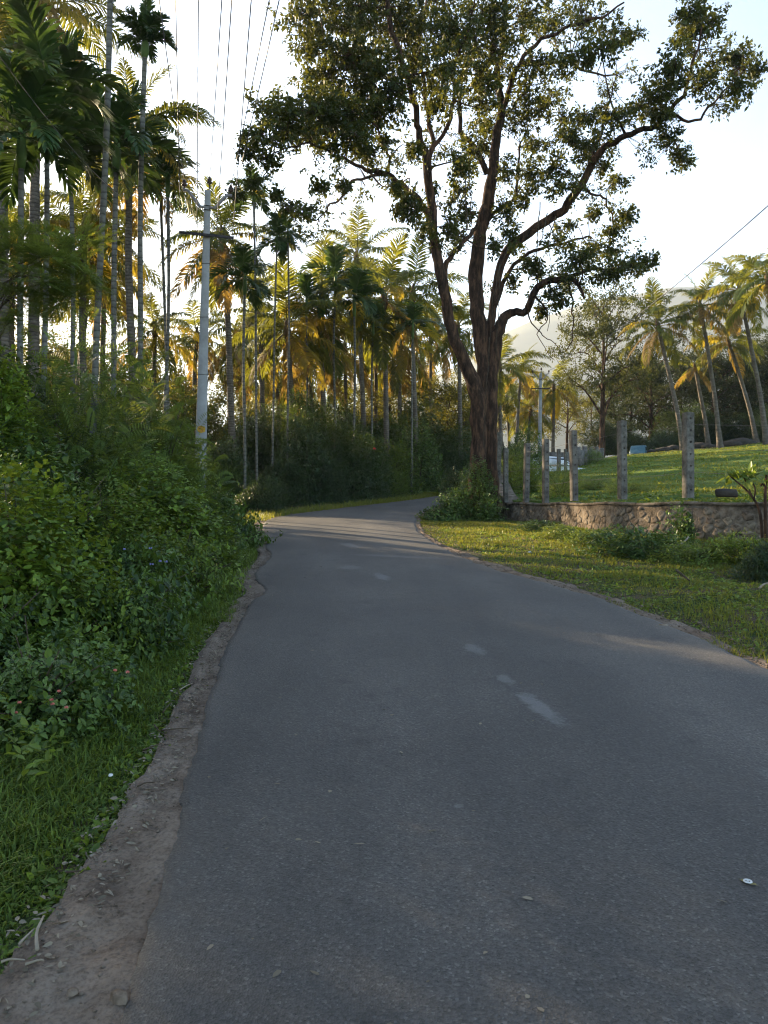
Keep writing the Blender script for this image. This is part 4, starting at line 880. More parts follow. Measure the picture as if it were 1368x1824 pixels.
B_('broad', 'broad-leaved bush leaning toward the dirt shoulder, middle of the left bank', 235, 6.5, .60, .86, 2.0)
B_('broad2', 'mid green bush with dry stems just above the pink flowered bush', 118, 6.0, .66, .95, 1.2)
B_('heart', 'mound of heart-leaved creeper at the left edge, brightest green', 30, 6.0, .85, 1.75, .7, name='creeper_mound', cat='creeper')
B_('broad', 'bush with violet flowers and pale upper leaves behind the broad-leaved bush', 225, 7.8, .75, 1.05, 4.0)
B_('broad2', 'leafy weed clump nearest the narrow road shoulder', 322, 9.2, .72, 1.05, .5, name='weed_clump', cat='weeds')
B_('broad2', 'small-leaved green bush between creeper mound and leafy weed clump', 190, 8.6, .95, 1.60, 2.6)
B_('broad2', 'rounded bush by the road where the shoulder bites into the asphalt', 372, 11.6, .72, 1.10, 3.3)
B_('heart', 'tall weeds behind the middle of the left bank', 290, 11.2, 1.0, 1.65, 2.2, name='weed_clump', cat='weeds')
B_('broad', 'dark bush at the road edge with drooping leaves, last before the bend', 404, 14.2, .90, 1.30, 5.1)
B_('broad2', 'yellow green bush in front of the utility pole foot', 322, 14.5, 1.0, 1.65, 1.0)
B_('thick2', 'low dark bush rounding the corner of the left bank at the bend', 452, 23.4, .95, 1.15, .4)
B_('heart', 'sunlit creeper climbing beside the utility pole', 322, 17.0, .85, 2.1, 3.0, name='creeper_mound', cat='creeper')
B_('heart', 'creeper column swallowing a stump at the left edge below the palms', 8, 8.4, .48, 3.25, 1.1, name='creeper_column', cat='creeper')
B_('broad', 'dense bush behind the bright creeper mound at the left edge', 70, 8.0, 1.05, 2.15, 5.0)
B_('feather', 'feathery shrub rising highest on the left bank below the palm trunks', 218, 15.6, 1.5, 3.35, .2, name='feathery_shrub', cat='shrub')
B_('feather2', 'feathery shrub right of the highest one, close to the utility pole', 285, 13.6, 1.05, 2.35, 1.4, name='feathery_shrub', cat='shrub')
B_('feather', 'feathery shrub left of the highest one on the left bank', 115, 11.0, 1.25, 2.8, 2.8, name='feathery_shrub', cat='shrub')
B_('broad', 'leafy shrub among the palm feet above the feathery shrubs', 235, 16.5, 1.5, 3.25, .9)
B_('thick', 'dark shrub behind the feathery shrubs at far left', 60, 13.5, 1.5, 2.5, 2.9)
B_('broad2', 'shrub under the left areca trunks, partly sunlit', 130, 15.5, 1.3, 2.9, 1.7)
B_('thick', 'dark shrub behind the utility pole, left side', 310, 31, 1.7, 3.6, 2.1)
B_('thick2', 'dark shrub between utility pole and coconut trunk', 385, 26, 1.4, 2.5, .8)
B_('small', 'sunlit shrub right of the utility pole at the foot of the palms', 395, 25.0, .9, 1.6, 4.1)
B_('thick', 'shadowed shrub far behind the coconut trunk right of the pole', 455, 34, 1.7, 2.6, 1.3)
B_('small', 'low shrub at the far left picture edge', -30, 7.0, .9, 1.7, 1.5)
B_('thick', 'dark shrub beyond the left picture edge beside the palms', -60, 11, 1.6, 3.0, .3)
# the overhanging feathery branches at the left edge
FLT = feather_mesh(811, 150, M['feather'], h=1.0, L=.75, pairs=13, lw=.03, ll=.09)[0]
FT = thing('feathery_tree', 'thin feathery tree reaching over the bank at the left edge', 'tree', at_ground(-4.75, 8.6))
mb = MB(); g = np.random.default_rng(31); c0 = np.array(FT.location)
mb.tube(smooth_path([(0, 0, -.2), (.05, 0, 1.4), (.12, .1, 2.6), (.3, .1, 3.5)], 12), np.linspace(.05, .02, 12), 7)
for (px, py, d) in [(30, 430, 8.4), (95, 440, 8.4), (140, 460, 8.6), (60, 470, 8.2), (20, 500, 8.3), (100, 500, 8.5), (150, 410, 8.8), (10, 400, 8.5), (50, 540, 8.3), (130, 500, 8.7), (85, 400, 8.8)]:
    e = PX(px, py, d) - c0; b = np.array([.2, .1, 2.6 + g.uniform(-.8, .8)]); mb.tube(smooth_path([b, (b + e) / 2 + [0, 0, .15], e], 7), np.linspace(.016, .004, 7), 4)
    o = link('foliage', FLT, FT, tuple(e + np.array([0, 0, -.22])), (g.normal(0, .3), g.normal(0, .3), g.uniform(0, 6)), (.34, .34, .17))
link('trunk', mb.mesh('feathery_tree_trunk', M['twig'], True), FT)

# ------------------------------------------------------------------ thicket along the outside of the bend, hedge by the tree
GT = 'shrubs of the dark thicket outside the bend'
def T_(kind, label, px, d, r, h, rz=0.0, rx=None, name='thicket_shrub'):
    return B_(kind, label, px, d, r, h, rz, rx, name, 'shrub', GT)
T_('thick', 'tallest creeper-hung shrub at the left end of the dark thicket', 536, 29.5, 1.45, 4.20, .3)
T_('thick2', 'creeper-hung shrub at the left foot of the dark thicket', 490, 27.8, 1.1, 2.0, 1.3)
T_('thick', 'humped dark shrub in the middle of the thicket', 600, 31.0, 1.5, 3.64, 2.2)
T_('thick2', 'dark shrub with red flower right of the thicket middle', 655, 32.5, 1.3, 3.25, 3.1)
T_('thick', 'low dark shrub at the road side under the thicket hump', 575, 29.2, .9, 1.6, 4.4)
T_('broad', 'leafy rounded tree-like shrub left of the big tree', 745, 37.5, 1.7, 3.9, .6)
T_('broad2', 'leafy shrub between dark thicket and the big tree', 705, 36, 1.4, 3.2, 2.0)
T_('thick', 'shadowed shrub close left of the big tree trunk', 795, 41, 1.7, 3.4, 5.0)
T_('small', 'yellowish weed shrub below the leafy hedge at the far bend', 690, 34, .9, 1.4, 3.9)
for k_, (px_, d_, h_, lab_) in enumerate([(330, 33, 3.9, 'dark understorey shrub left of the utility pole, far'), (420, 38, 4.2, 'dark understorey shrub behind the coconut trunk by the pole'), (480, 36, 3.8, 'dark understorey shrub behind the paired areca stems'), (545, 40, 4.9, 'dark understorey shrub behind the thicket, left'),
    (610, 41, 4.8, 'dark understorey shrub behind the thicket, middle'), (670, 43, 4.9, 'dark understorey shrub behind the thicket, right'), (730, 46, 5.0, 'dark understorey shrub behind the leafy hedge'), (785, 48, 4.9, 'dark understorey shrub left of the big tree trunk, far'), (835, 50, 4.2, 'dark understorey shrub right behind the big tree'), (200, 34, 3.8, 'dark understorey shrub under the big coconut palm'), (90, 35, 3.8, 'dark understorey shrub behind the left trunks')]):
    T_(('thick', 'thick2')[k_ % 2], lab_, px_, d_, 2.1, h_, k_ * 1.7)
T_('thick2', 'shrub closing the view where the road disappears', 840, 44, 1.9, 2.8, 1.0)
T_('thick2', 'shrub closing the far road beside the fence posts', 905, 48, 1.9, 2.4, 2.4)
GH = 'creepers around the foot of the big tree'
B_('broad', 'dense creeper heaped around the foot of the big tree', 850, 21.2, .80, 1.85, .5, name='creeper_heap', cat='creeper', group=GH)
B_('broad', 'green creeper spilling from the big tree toward the road', 805, 20.9, .75, 1.10, 1.6, name='creeper_heap', cat='creeper', group=GH)
B_('broad', 'low creeper tongue nearest the asphalt at the inner bend', 778, 21.0, .50, .55, 2.7, name='creeper_heap', cat='creeper', group=GH, rx=.6)
B_('ivy', 'creeper at the broken wall end right of the big tree foot', 868, 20.2, .42, .75, 4.0, name='creeper_heap', cat='creeper', group=GH)
B_('thick2', 'creeper behind the big tree trunk on the left', 826, 23.5, .7, 1.6, 5.0, name='creeper_heap', cat='creeper', group=GH)
# shrubs in front of and behind the stone wall
GW = 'weeds and shrubs along the stone wall'
for (kind, px, d, r, h, rz, lab) in [
 ('broad', 1120, 12.7, .78, .66, .3, 'dark bramble in front of the middle of the stone wall'), ('broad2', 1060, 14.2, .66, .50, 1.2, 'dry bramble at the left half of the stone wall'),
 ('broad2', 1290, 11.6, .62, .70, 2.2, 'bright leafy shrub near the right end of the stone wall'), ('broad2', 1345, 11.0, .5, .62, 3.3, 'leafy shrub under the sapling at the right edge'),
 ('broad', 1190, 12.4, .60, .55, 4.0, 'shadowed bramble below the ivy on the stone wall'), ('broad2', 1235, 11.6, .56, .50, 5.2, 'low dark weeds left of the bright leafy shrub'),
 ('broad2', 1010, 15.5, .6, .42, 5.5, 'weeds at the foot of the stone wall below the third post'), ('broad', 960, 17.2, .6, .32, .8, 'low weeds at the foot of the stone wall near its left end'),
 ('thick', 1385, 10.2, .6, .8, 2.0, 'dark shrub cut by the right picture edge')]:
    B_(kind, lab, px, d, r, h, rz, name='wall_shrub', cat='shrub', group=GW)
for (kind, px, d, r, h, rz, lab) in [
 ('small', 1000, 21.5, .75, .95, .3, 'leafy weed bush behind the third fence post'), ('broad2', 945, 24, .6, 1.2, 2.0, 'leafy bush behind the fence posts near the big tree'),
 ('small', 915, 26, .8, 1.5, 4.0, 'bush between the tilted posts and the big tree'), ('thick2', 905, 30, 1.0, 1.9, 1.0, 'dark bush behind the tilted fence posts'),
 ('broad', 935, 31, 1.0, 2.6, 3.3, 'tall leafy bush hanging over the dark fence post'), ('small', 1060, 23, .8, .45, 1.3, 'low weeds in the pasture behind the second post'),
 ('weed', 1120, 21, .7, .4, 2.2, 'tuft of weeds behind the wall near the second post'), ('small', 1050, 42, 1.0, .9, .7, 'weeds growing against the old concrete enclosure')]:
    x = (px - CX) / F * d; plant_bush('pasture_bush', lab, kind, (x, d, float(field_h(x, d)) - .03), r, h, rz, 'bushes behind the wall')
for k, (lab, px, d) in enumerate(UG):
    x = (px - CX) / F * d; plant_bush('undergrowth_bush', lab, 'thick', (x, d, float(field_h(x, d)) - .1), 1.9, 2.3 + .5 * (k % 3), k * 1.1, 'undergrowth along the pasture trees')
# ivy on the wall top under the nearest post
B_('ivy', 'ivy tumbling over the stone wall under the nearest post', 1218, 14.35, .30, .78, 1.1, name='wall_ivy', cat='creeper', group=GW, y0=.05, rx=.34)
# ------------------------------------------------------------------ stone wall with separate stones
M['mortar'] = rough_mat('mossy_mortar', [(.34, (.050, .039, .027)), (.47, (.145, .112, .080)), (.60, (.24, .195, .150))], 4, 12, .95, 1.0, 20, dist=.05)
M['stone'] = None
def stone_mat():
    m, nt, out = newmat('rubble_stone'); L = nt.links
    tc = N(nt, 'ShaderNodeTexCoord'); oi = N(nt, 'ShaderNodeObjectInfo')
    nz = N(nt, 'ShaderNodeTexNoise', Scale=11, Detail=9, Roughness=.7); L.new(tc.outputs['Object'], nz.inputs['Vector'])
    r = ramp(nt, [(0, (.15, .115, .09)), (.35, (.21, .165, .125)), (.6, (.18, .15, .122)), (1, (.28, .225, .17))], oi.outputs['Random'])
    r2 = ramp(nt, [(.34, (.30, .27, .23)), (.58, (1.1, 1.08, 1.05))], nz.outputs[0])
    mul = N(nt, 'ShaderNodeMix', data_type='RGBA', blend_type='MULTIPLY'); mul.inputs[0].default_value = 1
    L.new(r.outputs[0], mul.inputs[6]); L.new(r2.outputs[0], mul.inputs[7])
    pb = N(nt, 'ShaderNodeBsdfPrincipled', Roughness=.92); pb.inputs['Specular IOR Level'].default_value = .15
    L.new(mul.outputs[2], pb.inputs['Base Color'])
    b = N(nt, 'ShaderNodeBump', Strength=.7, Distance=.02); L.new(nz.outputs[0], b.inputs['Height']); L.new(b.outputs[0], pb.inputs['Normal'])
    L.new(pb.outputs[0], out.inputs[0]); return m
M['stone'] = stone_mat()
M['concrete'] = rough_mat('weathered_concrete', [(.30, (.045, .040, .034)), (.48, (.125, .114, .098)), (.68, (.225, .208, .185))], 6, 10, .9, .5, 40, dist=.01)
M['concrete_dark'] = rough_mat('stained_concrete', [(.3, (.055, .045, .042)), (.5, (.13, .115, .10)), (.75, (.23, .21, .185))], 5, 10, .92, .5, 40, dist=.01)
M['pole_concrete'] = rough_mat('pole_concrete', [(.3, (.22, .215, .21)), (.6, (.32, .32, .32)), (.8, (.37, .37, .365))], 3, 8, .85, .25, 50, dist=.005)
WTOP = 1.50
def clip_poly(poly, a, b):
    """part of the polygon nearer to site a than to site b"""
    mid = (a + b) / 2; nrm = b - a; out = []
    for k in range(len(poly)):
        p, q = poly[k], poly[(k + 1) % len(poly)]; dp = np.dot(p - mid, nrm); dq = np.dot(q - mid, nrm)
        if dp <= 0: out.append(p)
        if dp * dq < 0: out.append(p + (q - p) * dp / (dp - dq))
    return out
def stone_wall(label, path, top0, top1, thick, seed, bottom=-.25, sl=.19, sh=.155):
    g = np.random.default_rng(seed); path = np.asarray(path, float)
    s = np.r_[0, np.cumsum(np.linalg.norm(np.diff(path, axis=0), axis=1))]; Lw = s[-1]
    root = thing('stone_wall', label, 'wall', (path[0][0], path[0][1], float(ground_h(*path[0]))))
    o0 = np.array(root.location)
    def front(u, v, out=0.0):
        x = np.interp(u, s, path[:, 0]); y = np.interp(u, s, path[:, 1])
        du = .1; tx = np.interp(u + du, s, path[:, 0]) - np.interp(u - du, s, path[:, 0]); ty = np.interp(u + du, s, path[:, 1]) - np.interp(u - du, s, path[:, 1])
        nn = np.array([-ty, tx]) / math.hypot(tx, ty)        # outward normal, toward the road
        if nn @ np.array([-1, -.6]) < 0: nn = -nn
        return np.array([x + nn[0] * out, y + nn[1] * out, v]) - o0, nn
    tops = lambda u: top0 + (top1 - top0) * u / Lw + .015 * math.sin(u * 3.1)
    m = 40; mb = MB(); U = np.linspace(0, Lw, m); rings = []
    for u in U:
        gz = float(ground_h(np.interp(u, s, path[:, 0]), np.interp(u, s, path[:, 1])))
        zt = tops(u) - .05; zb = gz + bottom
        rings.append([front(u, zb, 0)[0], front(u, zt, 0)[0], front(u, zt, -thick)[0], front(u, zb, -thick)[0]])
    Vv = np.array(rings).reshape(-1, 3); i = np.arange(m - 1)[:, None] * 4; j = np.arange(4)[None]; k = (j + 1) % 4
    mb.add(Vv, [np.stack([i + j, i + 4 + j, i + 4 + k, i + k], -1).reshape(-1, 4), np.array([[0, 1, 2, 3], [(m-1)*4+3, (m-1)*4+2, (m-1)*4+1, (m-1)*4]])])
    link('mortar_core', mb.mesh('mortar_core', M['mortar']), root)
    cap = MB(); rings = []
    for u in U:
        zt = tops(u); w = .015 * vnoise(u * 4, 0, seed)
        rings.append([front(u, zt - .055, .022 + w)[0], front(u, zt - .006, .012 + w)[0], front(u, zt + .006, -.05)[0], front(u, zt, -thick - .02)[0], front(u, zt - .055, -thick - .02)[0]])
    Vv = np.array(rings).reshape(-1, 3); i = np.arange(m - 1)[:, None] * 5; j = np.arange(5)[None]; k = (j + 1) % 5
    cap.add(Vv, [np.stack([i + j, i + 5 + j, i + 5 + k, i + k], -1).reshape(-1, 4)])
    link('coping', cap.mesh('coping', M['mortar']), root)
    # sites
    Hh = 1.0; nu = int(Lw / sl); nv = max(3, int(Hh / sh)); sites = []
    for a in range(-1, nu + 1):
        for b in range(-1, nv + 1): sites.append([(a + .5 + .5 * (b % 2) + g.uniform(-.46, .46)) * sl, (b + .5 + g.uniform(-.45, .45)) * sh])
    sites = np.array(sites); cnt = 0
    for a in range(len(sites)):
        c = sites[a]
        if not (0.06 < c[0] < Lw - .06 and -.02 < c[1] < Hh): continue
        poly = [c + np.array(q) * [sl * 1.2, sh * 1.2] for q in ((-1, -1), (1, -1), (1, 1), (-1, 1))]
        for b in np.argsort(((sites - c) ** 2).sum(1))[1:12]: poly = clip_poly(poly, c, sites[b])
        if len(poly) < 4 or g.random() < (.62 if c[1] > Hh - sh * 1.1 else .16): continue
        poly = np.array(poly); cc = poly.mean(0); gz = float(ground_h(np.interp(cc[0], s, path[:, 0]), np.interp(cc[0], s, path[:, 1])))
        v0 = tops(cc[0]) - .075 - Hh
        poly = cc + (poly - cc) * g.uniform(.70, .98) * [1, g.uniform(.8, 1.05)]; poly[:, 0] = np.clip(poly[:, 0], .01, Lw - .01); poly[:, 1] = np.minimum(poly[:, 1], Hh - .005)
        if v0 + cc[1] < gz - .15: continue
        n_ = len(poly); proud = g.uniform(.002, .014); P0 = []; P1 = []; P2 = []
        for q in poly:
            P0.append(front(q[0], v0 + q[1], -.03)[0]); P1.append(front(q[0], v0 + q[1], proud * .55)[0])
            qi = cc + (q - cc) * .72; P2.append(front(qi[0], v0 + qi[1], proud)[0])
        ctr = front(cc[0], v0 + cc[1], proud + g.uniform(0, .012))[0]; org = front(cc[0], v0 + cc[1], 0)[0]
        Vs = np.array(P0 + P1 + P2 + [ctr]) - org; j = np.arange(n_); k = (j + 1) % n_
        fq = np.vstack([np.stack([j, k, n_ + k, n_ + j], -1), np.stack([n_ + j, n_ + k, 2 * n_ + k, 2 * n_ + j], -1)]); ft = np.stack([2 * n_ + j, 2 * n_ + k, np.full(n_, 3 * n_)], -1)
        link('stone', mesh('stone', Vs, [fq, ft], M['stone'], None, True), root, tuple(org)); cnt += 1
    return root
stone_wall('low rubble stone wall with brown coping along the pasture, below the fence posts', WALL, 1.46, 1.53, .34, 77)
W2 = catmull([(3.42, 21.3), (3.42, 22.6), (3.52, 24.6), (3.75, 27.2)], 30)
stone_wall('short sloping stub of stone wall climbing right behind the big tree', W2, 1.44, 2.72, .42, 78, sl=.30, sh=.24)

# ------------------------------------------------------------------ fence posts with wire holes
def post_mesh(h, w, seed, mat, n_holes=7):
    g = np.random.default_rng(seed); mb = MB(); a = w / 2; hs = .018; zs = [0]
    hz = np.linspace(.16, h - .12, n_holes)
    for z in hz: zs += [z - hs, z + hs]
    zs.append(h)
    # back and sides
    chf = .012
    for z0, z1 in zip(zs[:-1], zs[1:]):
        hole = any(abs((z0 + z1) / 2 - z) < 1e-6 for z in hz)
        xs = [-a + chf, -hs, hs, a - chf]
        for q in range(3):
            x0, x1 = xs[q], xs[q + 1]
            if hole and q == 1:
                Vb = [(x0, -a, z0), (x1, -a, z0), (x1, -a, z1), (x0, -a, z1), (x0, -a + .06, z0), (x1, -a + .06, z0), (x1, -a + .06, z1), (x0, -a + .06, z1)]
                mb.add(Vb, [np.array([[0, 4, 5, 1], [1, 5, 6, 2], [2, 6, 7, 3], [3, 7, 4, 0], [4, 7, 6, 5]])])
            else: mb.add([(x0, -a, z0), (x1, -a, z0), (x1, -a, z1), (x0, -a, z1)], [np.array([[0, 1, 2, 3]])])
    ring = [(-a + chf, -a), (-a, -a + chf), (-a, a), (a, a), (a, -a + chf), (a - chf, -a)]
    Vr = [(x, y, z) for z in (0, h) for x, y in ring]; fq = [[k, k + 6, k + 7, k + 1] for k in range(5)]
    mb.add(Vr, [np.array(fq)])
    mb.add([(-a + chf, -a, h), (a - chf, -a, h), (a, -a + chf, h), (a, a, h - .012), (-a, a, h - .008), (-a, -a + chf, h), (0, 0, h + .018)], [np.array([[0, 1, 6], [1, 2, 6], [2, 3, 6], [3, 4, 6], [4, 5, 6], [5, 0, 6]])])
    return mb.mesh('fence_post', mat)
POSTS = [ # px, y top, y base, distance, width px, tilt, dark, label
 (1226, 735, 884, 15.25, 19, .0, 0, 'nearest and tallest pale concrete fence post, on the wall above the ivy'),
 (1109, 750, 887, 16.45, 16, .01, 0, 'second nearest grey fence post, in front of the blue truck'),
 (1023, 767, 890, 18.1, 13.5, -.01, 1, 'third fence post, with dark stained top'),
 (972, 782, 894, 19.6, 12, .0, 1, 'fourth fence post, brown and dark, in front of the white car'),
 (937, 790, 894, 20.6, 11.5, .0, 1, 'dark fence post overhung by leaves, left of the brown one'),
 (901, 799, 893, 21.4, 9.5, .0, 0, 'pale fence post with clear wire holes at the wall corner'),
 (888, 770, 850, 25.0, 10, .03, 0, 'pale tilted fence post rising behind the sloping wall stub'),
 (877, 738, 832, 27.0, 10, -.02, 0, 'tall pale post close right of the big tree trunk'),
 (944, 800, 850, 31, 8, .0, 1, 'small farther post left of the brown fence post'), (962, 795, 842, 34, 6, .0, 1, 'farther dark post beside the distant utility pole'),
 (919, 788, 830, 33, 7, .0, 0, 'farther pale post among the bushes behind the corner post'),
 (996, 800, 836, 37, 7, .0, 1, 'far dark post just right of the white car'), (1008, 800, 841, 36, 6, .0, 0, 'far grey post between white car and stained post')]
post_tops = []
for k, (px, y0, y1, d, w, tilt, dark, lab) in enumerate(POSTS):
    b = PX(px, y1, d); t = PX(px, y0, d); h = t[2] - b[2] + .03
    b[2] -= .03
    if k > 8: b[2] -= .5; h += .5
    o = link('fence_post', post_mesh(h, w * .80 * d / F, 90 + k, M['concrete_dark' if dark else 'concrete'], 7 if k < 8 else 4), None, tuple(b), (.02 * math.sin(k * 3.3), tilt + .018 * math.sin(k * 5.1), math.radians(12 if k < 6 else 0) + .15 * math.sin(k * 7)))
    tag(o, lab, 'fence post', 'concrete fence posts'); post_tops.append((b, h))
M['wire'] = rough_mat('rusty_wire', [(.3, (.10, .08, .07)), (.7, (.26, .23, .20))], 30, 3, .6, 0)
M['cable'] = rough_mat('line_wire', [(.3, (.055, .055, .062)), (.7, (.10, .10, .11))], 30, 3, .5, 0)
for q, (f, lab) in enumerate([(.30, 'lowest rusty wire strung between the fence posts'), (.58, 'middle rusty wire strung between the fence posts'), (.86, 'top rusty wire strung between the fence posts')]):
    mb = MB(); pts = []
    end = np.array([8.6, 12.85, 1.5 + 1.55 * f])
    seq = [end] + [np.array([b[0], b[1] - .09, b[2] + h * f]) for b, h in post_tops[:6]]
    for a, b in zip(seq[:-1], seq[1:]):
        for t in np.linspace(0, 1, 8)[:-1]: pts.append(a * (1 - t) + b * t - np.array([0, 0, .04 * 4 * t * (1 - t)]))
    pts.append(seq[-1]); mb.tube(np.array(pts), .0035, 4)
    tag(link('fence_wire', mb.mesh('fence_wire', M['wire'])), lab, 'wire', 'wires of the pasture fence')

# ------------------------------------------------------------------ utility poles and lines
M['iron'] = rough_mat('galvanised_iron', [(.3, (.16, .15, .15)), (.7, (.27, .25, .25))], 12, 5, .6, .2)
M['iron_dark'] = rough_mat('dark_iron', [(.3, (.025, .022, .022)), (.7, (.06, .052, .05))], 12, 5, .7, .2)
M['insulator'] = rough_mat('brown_insulator', [(.3, (.045, .028, .022)), (.7, (.08, .05, .04))], 6, 3, .3, 0)
M['paint_yellow'] = rough_mat('flaking_yellow_paint', [(.3, (.42, .24, .03)), (.6, (.58, .36, .05)), (.75, (.35, .32, .25))], 22, 6, .8, 0)
M['paint_red'] = rough_mat('red_lettering', [(.3, (.25, .05, .02)), (.7, (.36, .09, .03))], 20, 3, .8, 0)
M['paint_white'] = rough_mat('white_paint', [(.3, (.45, .45, .43)), (.7, (.72, .72, .70))], 30, 5, .7, 0)
def insulator_mesh():
    z = np.array([0, .04, .05, .07, .085, .10, .115, .14, .16, .17]); r = np.array([.014, .014, .055, .060, .035, .052, .050, .030, .030, .008])
    return MB().tube(np.c_[z * 0, z * 0, z], r * .95, 10).mesh('insulator', M['insulator'], True)
INS = insulator_mesh()
def utility_pole(label, base, top, wb, wt, rz, mark=False, arm=1.0):
    base = np.array(base); top = np.array(top); root = thing('utility_pole', label, 'utility pole', base, 'utility poles')
    rel = top - base; Hh = np.linalg.norm(rel); q = Vector((0, 0, 1)).rotation_difference(Vector(rel))
    def loc(v):
        w = Vector(v); w.rotate(Matrix.Rotation(rz, 3, 'Z')); w.rotate(q); return np.array(w)
    mb = MB(); n = 20; Vv = []
    for z in np.linspace(-.6, Hh, n):
        f = max(z, 0) / Hh; a = (wb + (wt - wb) * f) / 2; b_ = a * .82; c = .018
        for x, y in ((-a + c, -b_), (a - c, -b_), (a, -b_ + c), (a, b_ - c), (a - c, b_), (-a + c, b_), (-a, b_ - c), (-a, -b_ + c)): Vv.append(loc((x, y, z)))
    i = np.arange(n - 1)[:, None] * 8; j = np.arange(8)[None]; k = (j + 1) % 8
    mb.add(np.array(Vv), [np.stack([i + j, i + k, i + 8 + k, i + 8 + j], -1).reshape(-1, 4)]); m = len(Vv)
    mb.add(np.vstack([np.array(Vv[-8:]), [loc((0, 0, Hh + .01))]]), [np.stack([np.arange(8), (np.arange(8) + 1) % 8, np.full(8, 8)], -1)])
    link('shaft', mb.mesh('pole_shaft', M['pole_concrete']), root)
    att = []
    for s in (-1, 1):      # V-shaped bracket
        mb = MB(); z0 = Hh - .42 * arm
        P = [loc((s * .05, -.10, z0)), loc((s * .17 * arm, -.10, z0)), loc((s * .44 * arm, -.10, z0 + .33 * arm)), loc((s * .56 * arm, -.10, z0 + .34 * arm))]
        mb.tube(np.array(P), .036, 6); link('bracket_arm', mb.mesh('bracket_arm', M['iron'], True), root)
        o = link('insulator', INS, root, tuple(loc((s * .53 * arm, -.10, z0 + .37 * arm))), (0, 0, 0), (1.15, 1.15, 1.25)); att.append(base + loc((s * .53 * arm, -.10, z0 + .37 * arm + .19)))
    mb = MB(); mb.tube(np.array([loc((.03, 0, Hh - .05)), loc((.04, 0, Hh + .14))]), .012, 6); link('top_pin', mb.mesh('top_pin', M['iron_dark']), root)
    link('insulator', INS, root, tuple(loc((.04, 0, Hh + .12))), (0, 0, 0), (1.15, 1.15, 1.25)); att.append(base + loc((.04, 0, Hh + .12 + .19)))
    mb = MB()
    for z in (Hh - .42 * arm - .05, Hh - .42 * arm + .05):
        a = wt * .56
        mb.tube(np.array([loc(v) for v in ((-a, -a, z), (a, -a, z), (a, a, z), (-a, a, z), (-a, -a, z))]), .011, 4)
    link('clamp', mb.mesh('pole_clamp', M['iron_dark']), root)
    z1 = Hh - 1.08 * arm; mb = MB(); h2 = .62 * arm
    for dz, dy, tz, ty in ((0, -.14, .065, .012), (.026, -.11, .012, .055)):
        c0 = np.array([-h2, dy - ty / 2, z1 + dz - tz / 2]); c1 = np.array([h2, dy + ty / 2, z1 + dz + tz / 2])
        Vb = np.array([loc((x, y, z + .0 * x)) for z in (c0[2], c1[2]) for y in (c0[1], c1[1]) for x in (c0[0], c1[0])])
        mb.add(Vb, [np.array([[0,2,3,1],[4,5,7,6],[0,1,5,4],[2,6,7,3],[0,4,6,2],[1,3,7,5]])])
    link('cross_arm', mb.mesh('cross_arm', M['iron_dark']), root)
    for s in (-.95, -.35, .35, .95): att.append(base + loc((s * h2, -.14, z1 + .07)))
    mb = MB()
    for f in (.45, .62, .78): 
        z = Hh * f; a = (wb + (wt - wb) * f) / 2 + .004
        mb.tube(np.array([loc(v) for v in ((-a, -a * .84, z), (a, -a * .84, z + .02), (a, a * .84, z + .01), (-a, a * .84, z), (-a, -a * .84, z))]), .006, 4)
    link('wire_wrap', mb.mesh('wire_wrap', M['iron_dark']), root)
    if mark:
        zc = mark; f = zc / Hh; a = (wb + (wt - wb) * f) / 2; y = -a * .82
        g = np.random.default_rng(3); ph = np.linspace(0, 2 * np.pi, 21)[:-1]; rr = .085 * (1 + g.uniform(-.12, .14, 20))
        Vp = np.array([loc((np.clip(rr[k] * 1.15 * np.cos(ph[k]), -.8 * a, .8 * a), y - .003, zc + rr[k] * np.sin(ph[k]))) for k in range(20)] + [loc((0, y - .003, zc))])
        pm = link('painted_mark', mesh('painted_mark', Vp, [np.stack([np.arange(20), (np.arange(20) + 1) % 20, np.full(20, 20)], -1)], M['paint_yellow']), root)
        tag(pm, 'yellow painted pole number with worn red characters')
        mb = MB()
        for (x0, z0, x1, z1_) in [(-.055, .02, -.055, .065), (-.055, .065, -.025, .06), (-.025, .06, -.025, .025), (-.055, .02, -.025, .022), (-.008, .02, -.008, .066), (-.008, .066, .016, .05), (-.008, .045, .014, .044), (.03, .022, .05, .064), (.05, .064, .058, .022),
                                 (-.07, -.005, .07, .0), (-.05, -.06, -.05, -.02), (-.05, -.02, -.024, -.03), (-.024, -.03, -.03, -.06), (-.002, -.062, -.002, -.02), (.018, -.06, .042, -.022), (.018, -.022, .042, -.058)]:
            dvec = np.array([x1 - x0, z1_ - z0]); nn = np.array([-dvec[1], dvec[0]]) / np.linalg.norm(dvec) * .0042
            mb.add(np.array([loc((x0 + nn[0], y - .006, zc + z0 + nn[1])), loc((x0 - nn[0], y - .006, zc + z0 - nn[1])), loc((x1 - nn[0], y - .006, zc + z1_ - nn[1])), loc((x1 + nn[0], y - .006, zc + z1_ + nn[1]))]), [np.array([[0, 1, 2, 3]])])
        link('number_strokes', mb.mesh('number_strokes', M['paint_red']), pm)
    return root, att
d1 = 18.0; b1 = PX(354, 0, d1); b1[2] = float(ground_h(b1[0], d1)); t1 = PX(370, 340, d1)
zmark = (PX(354, 765, d1)[2] - b1[2])
pole1, att1 = utility_pole('grey concrete utility pole with V bracket standing in the left bushes', b1, t1, .30, .135, math.radians(14), mark=zmark)
d2 = 49.0; b2 = PX(961, 0, d2); b2[2] = float(field_h(b2[0], d2)) - .1; t2 = PX(963, 664, d2)
pole2, att2 = utility_pole('distant concrete utility pole beyond the fence posts', b2, t2, .27, .17, math.radians(-5), arm=.95)
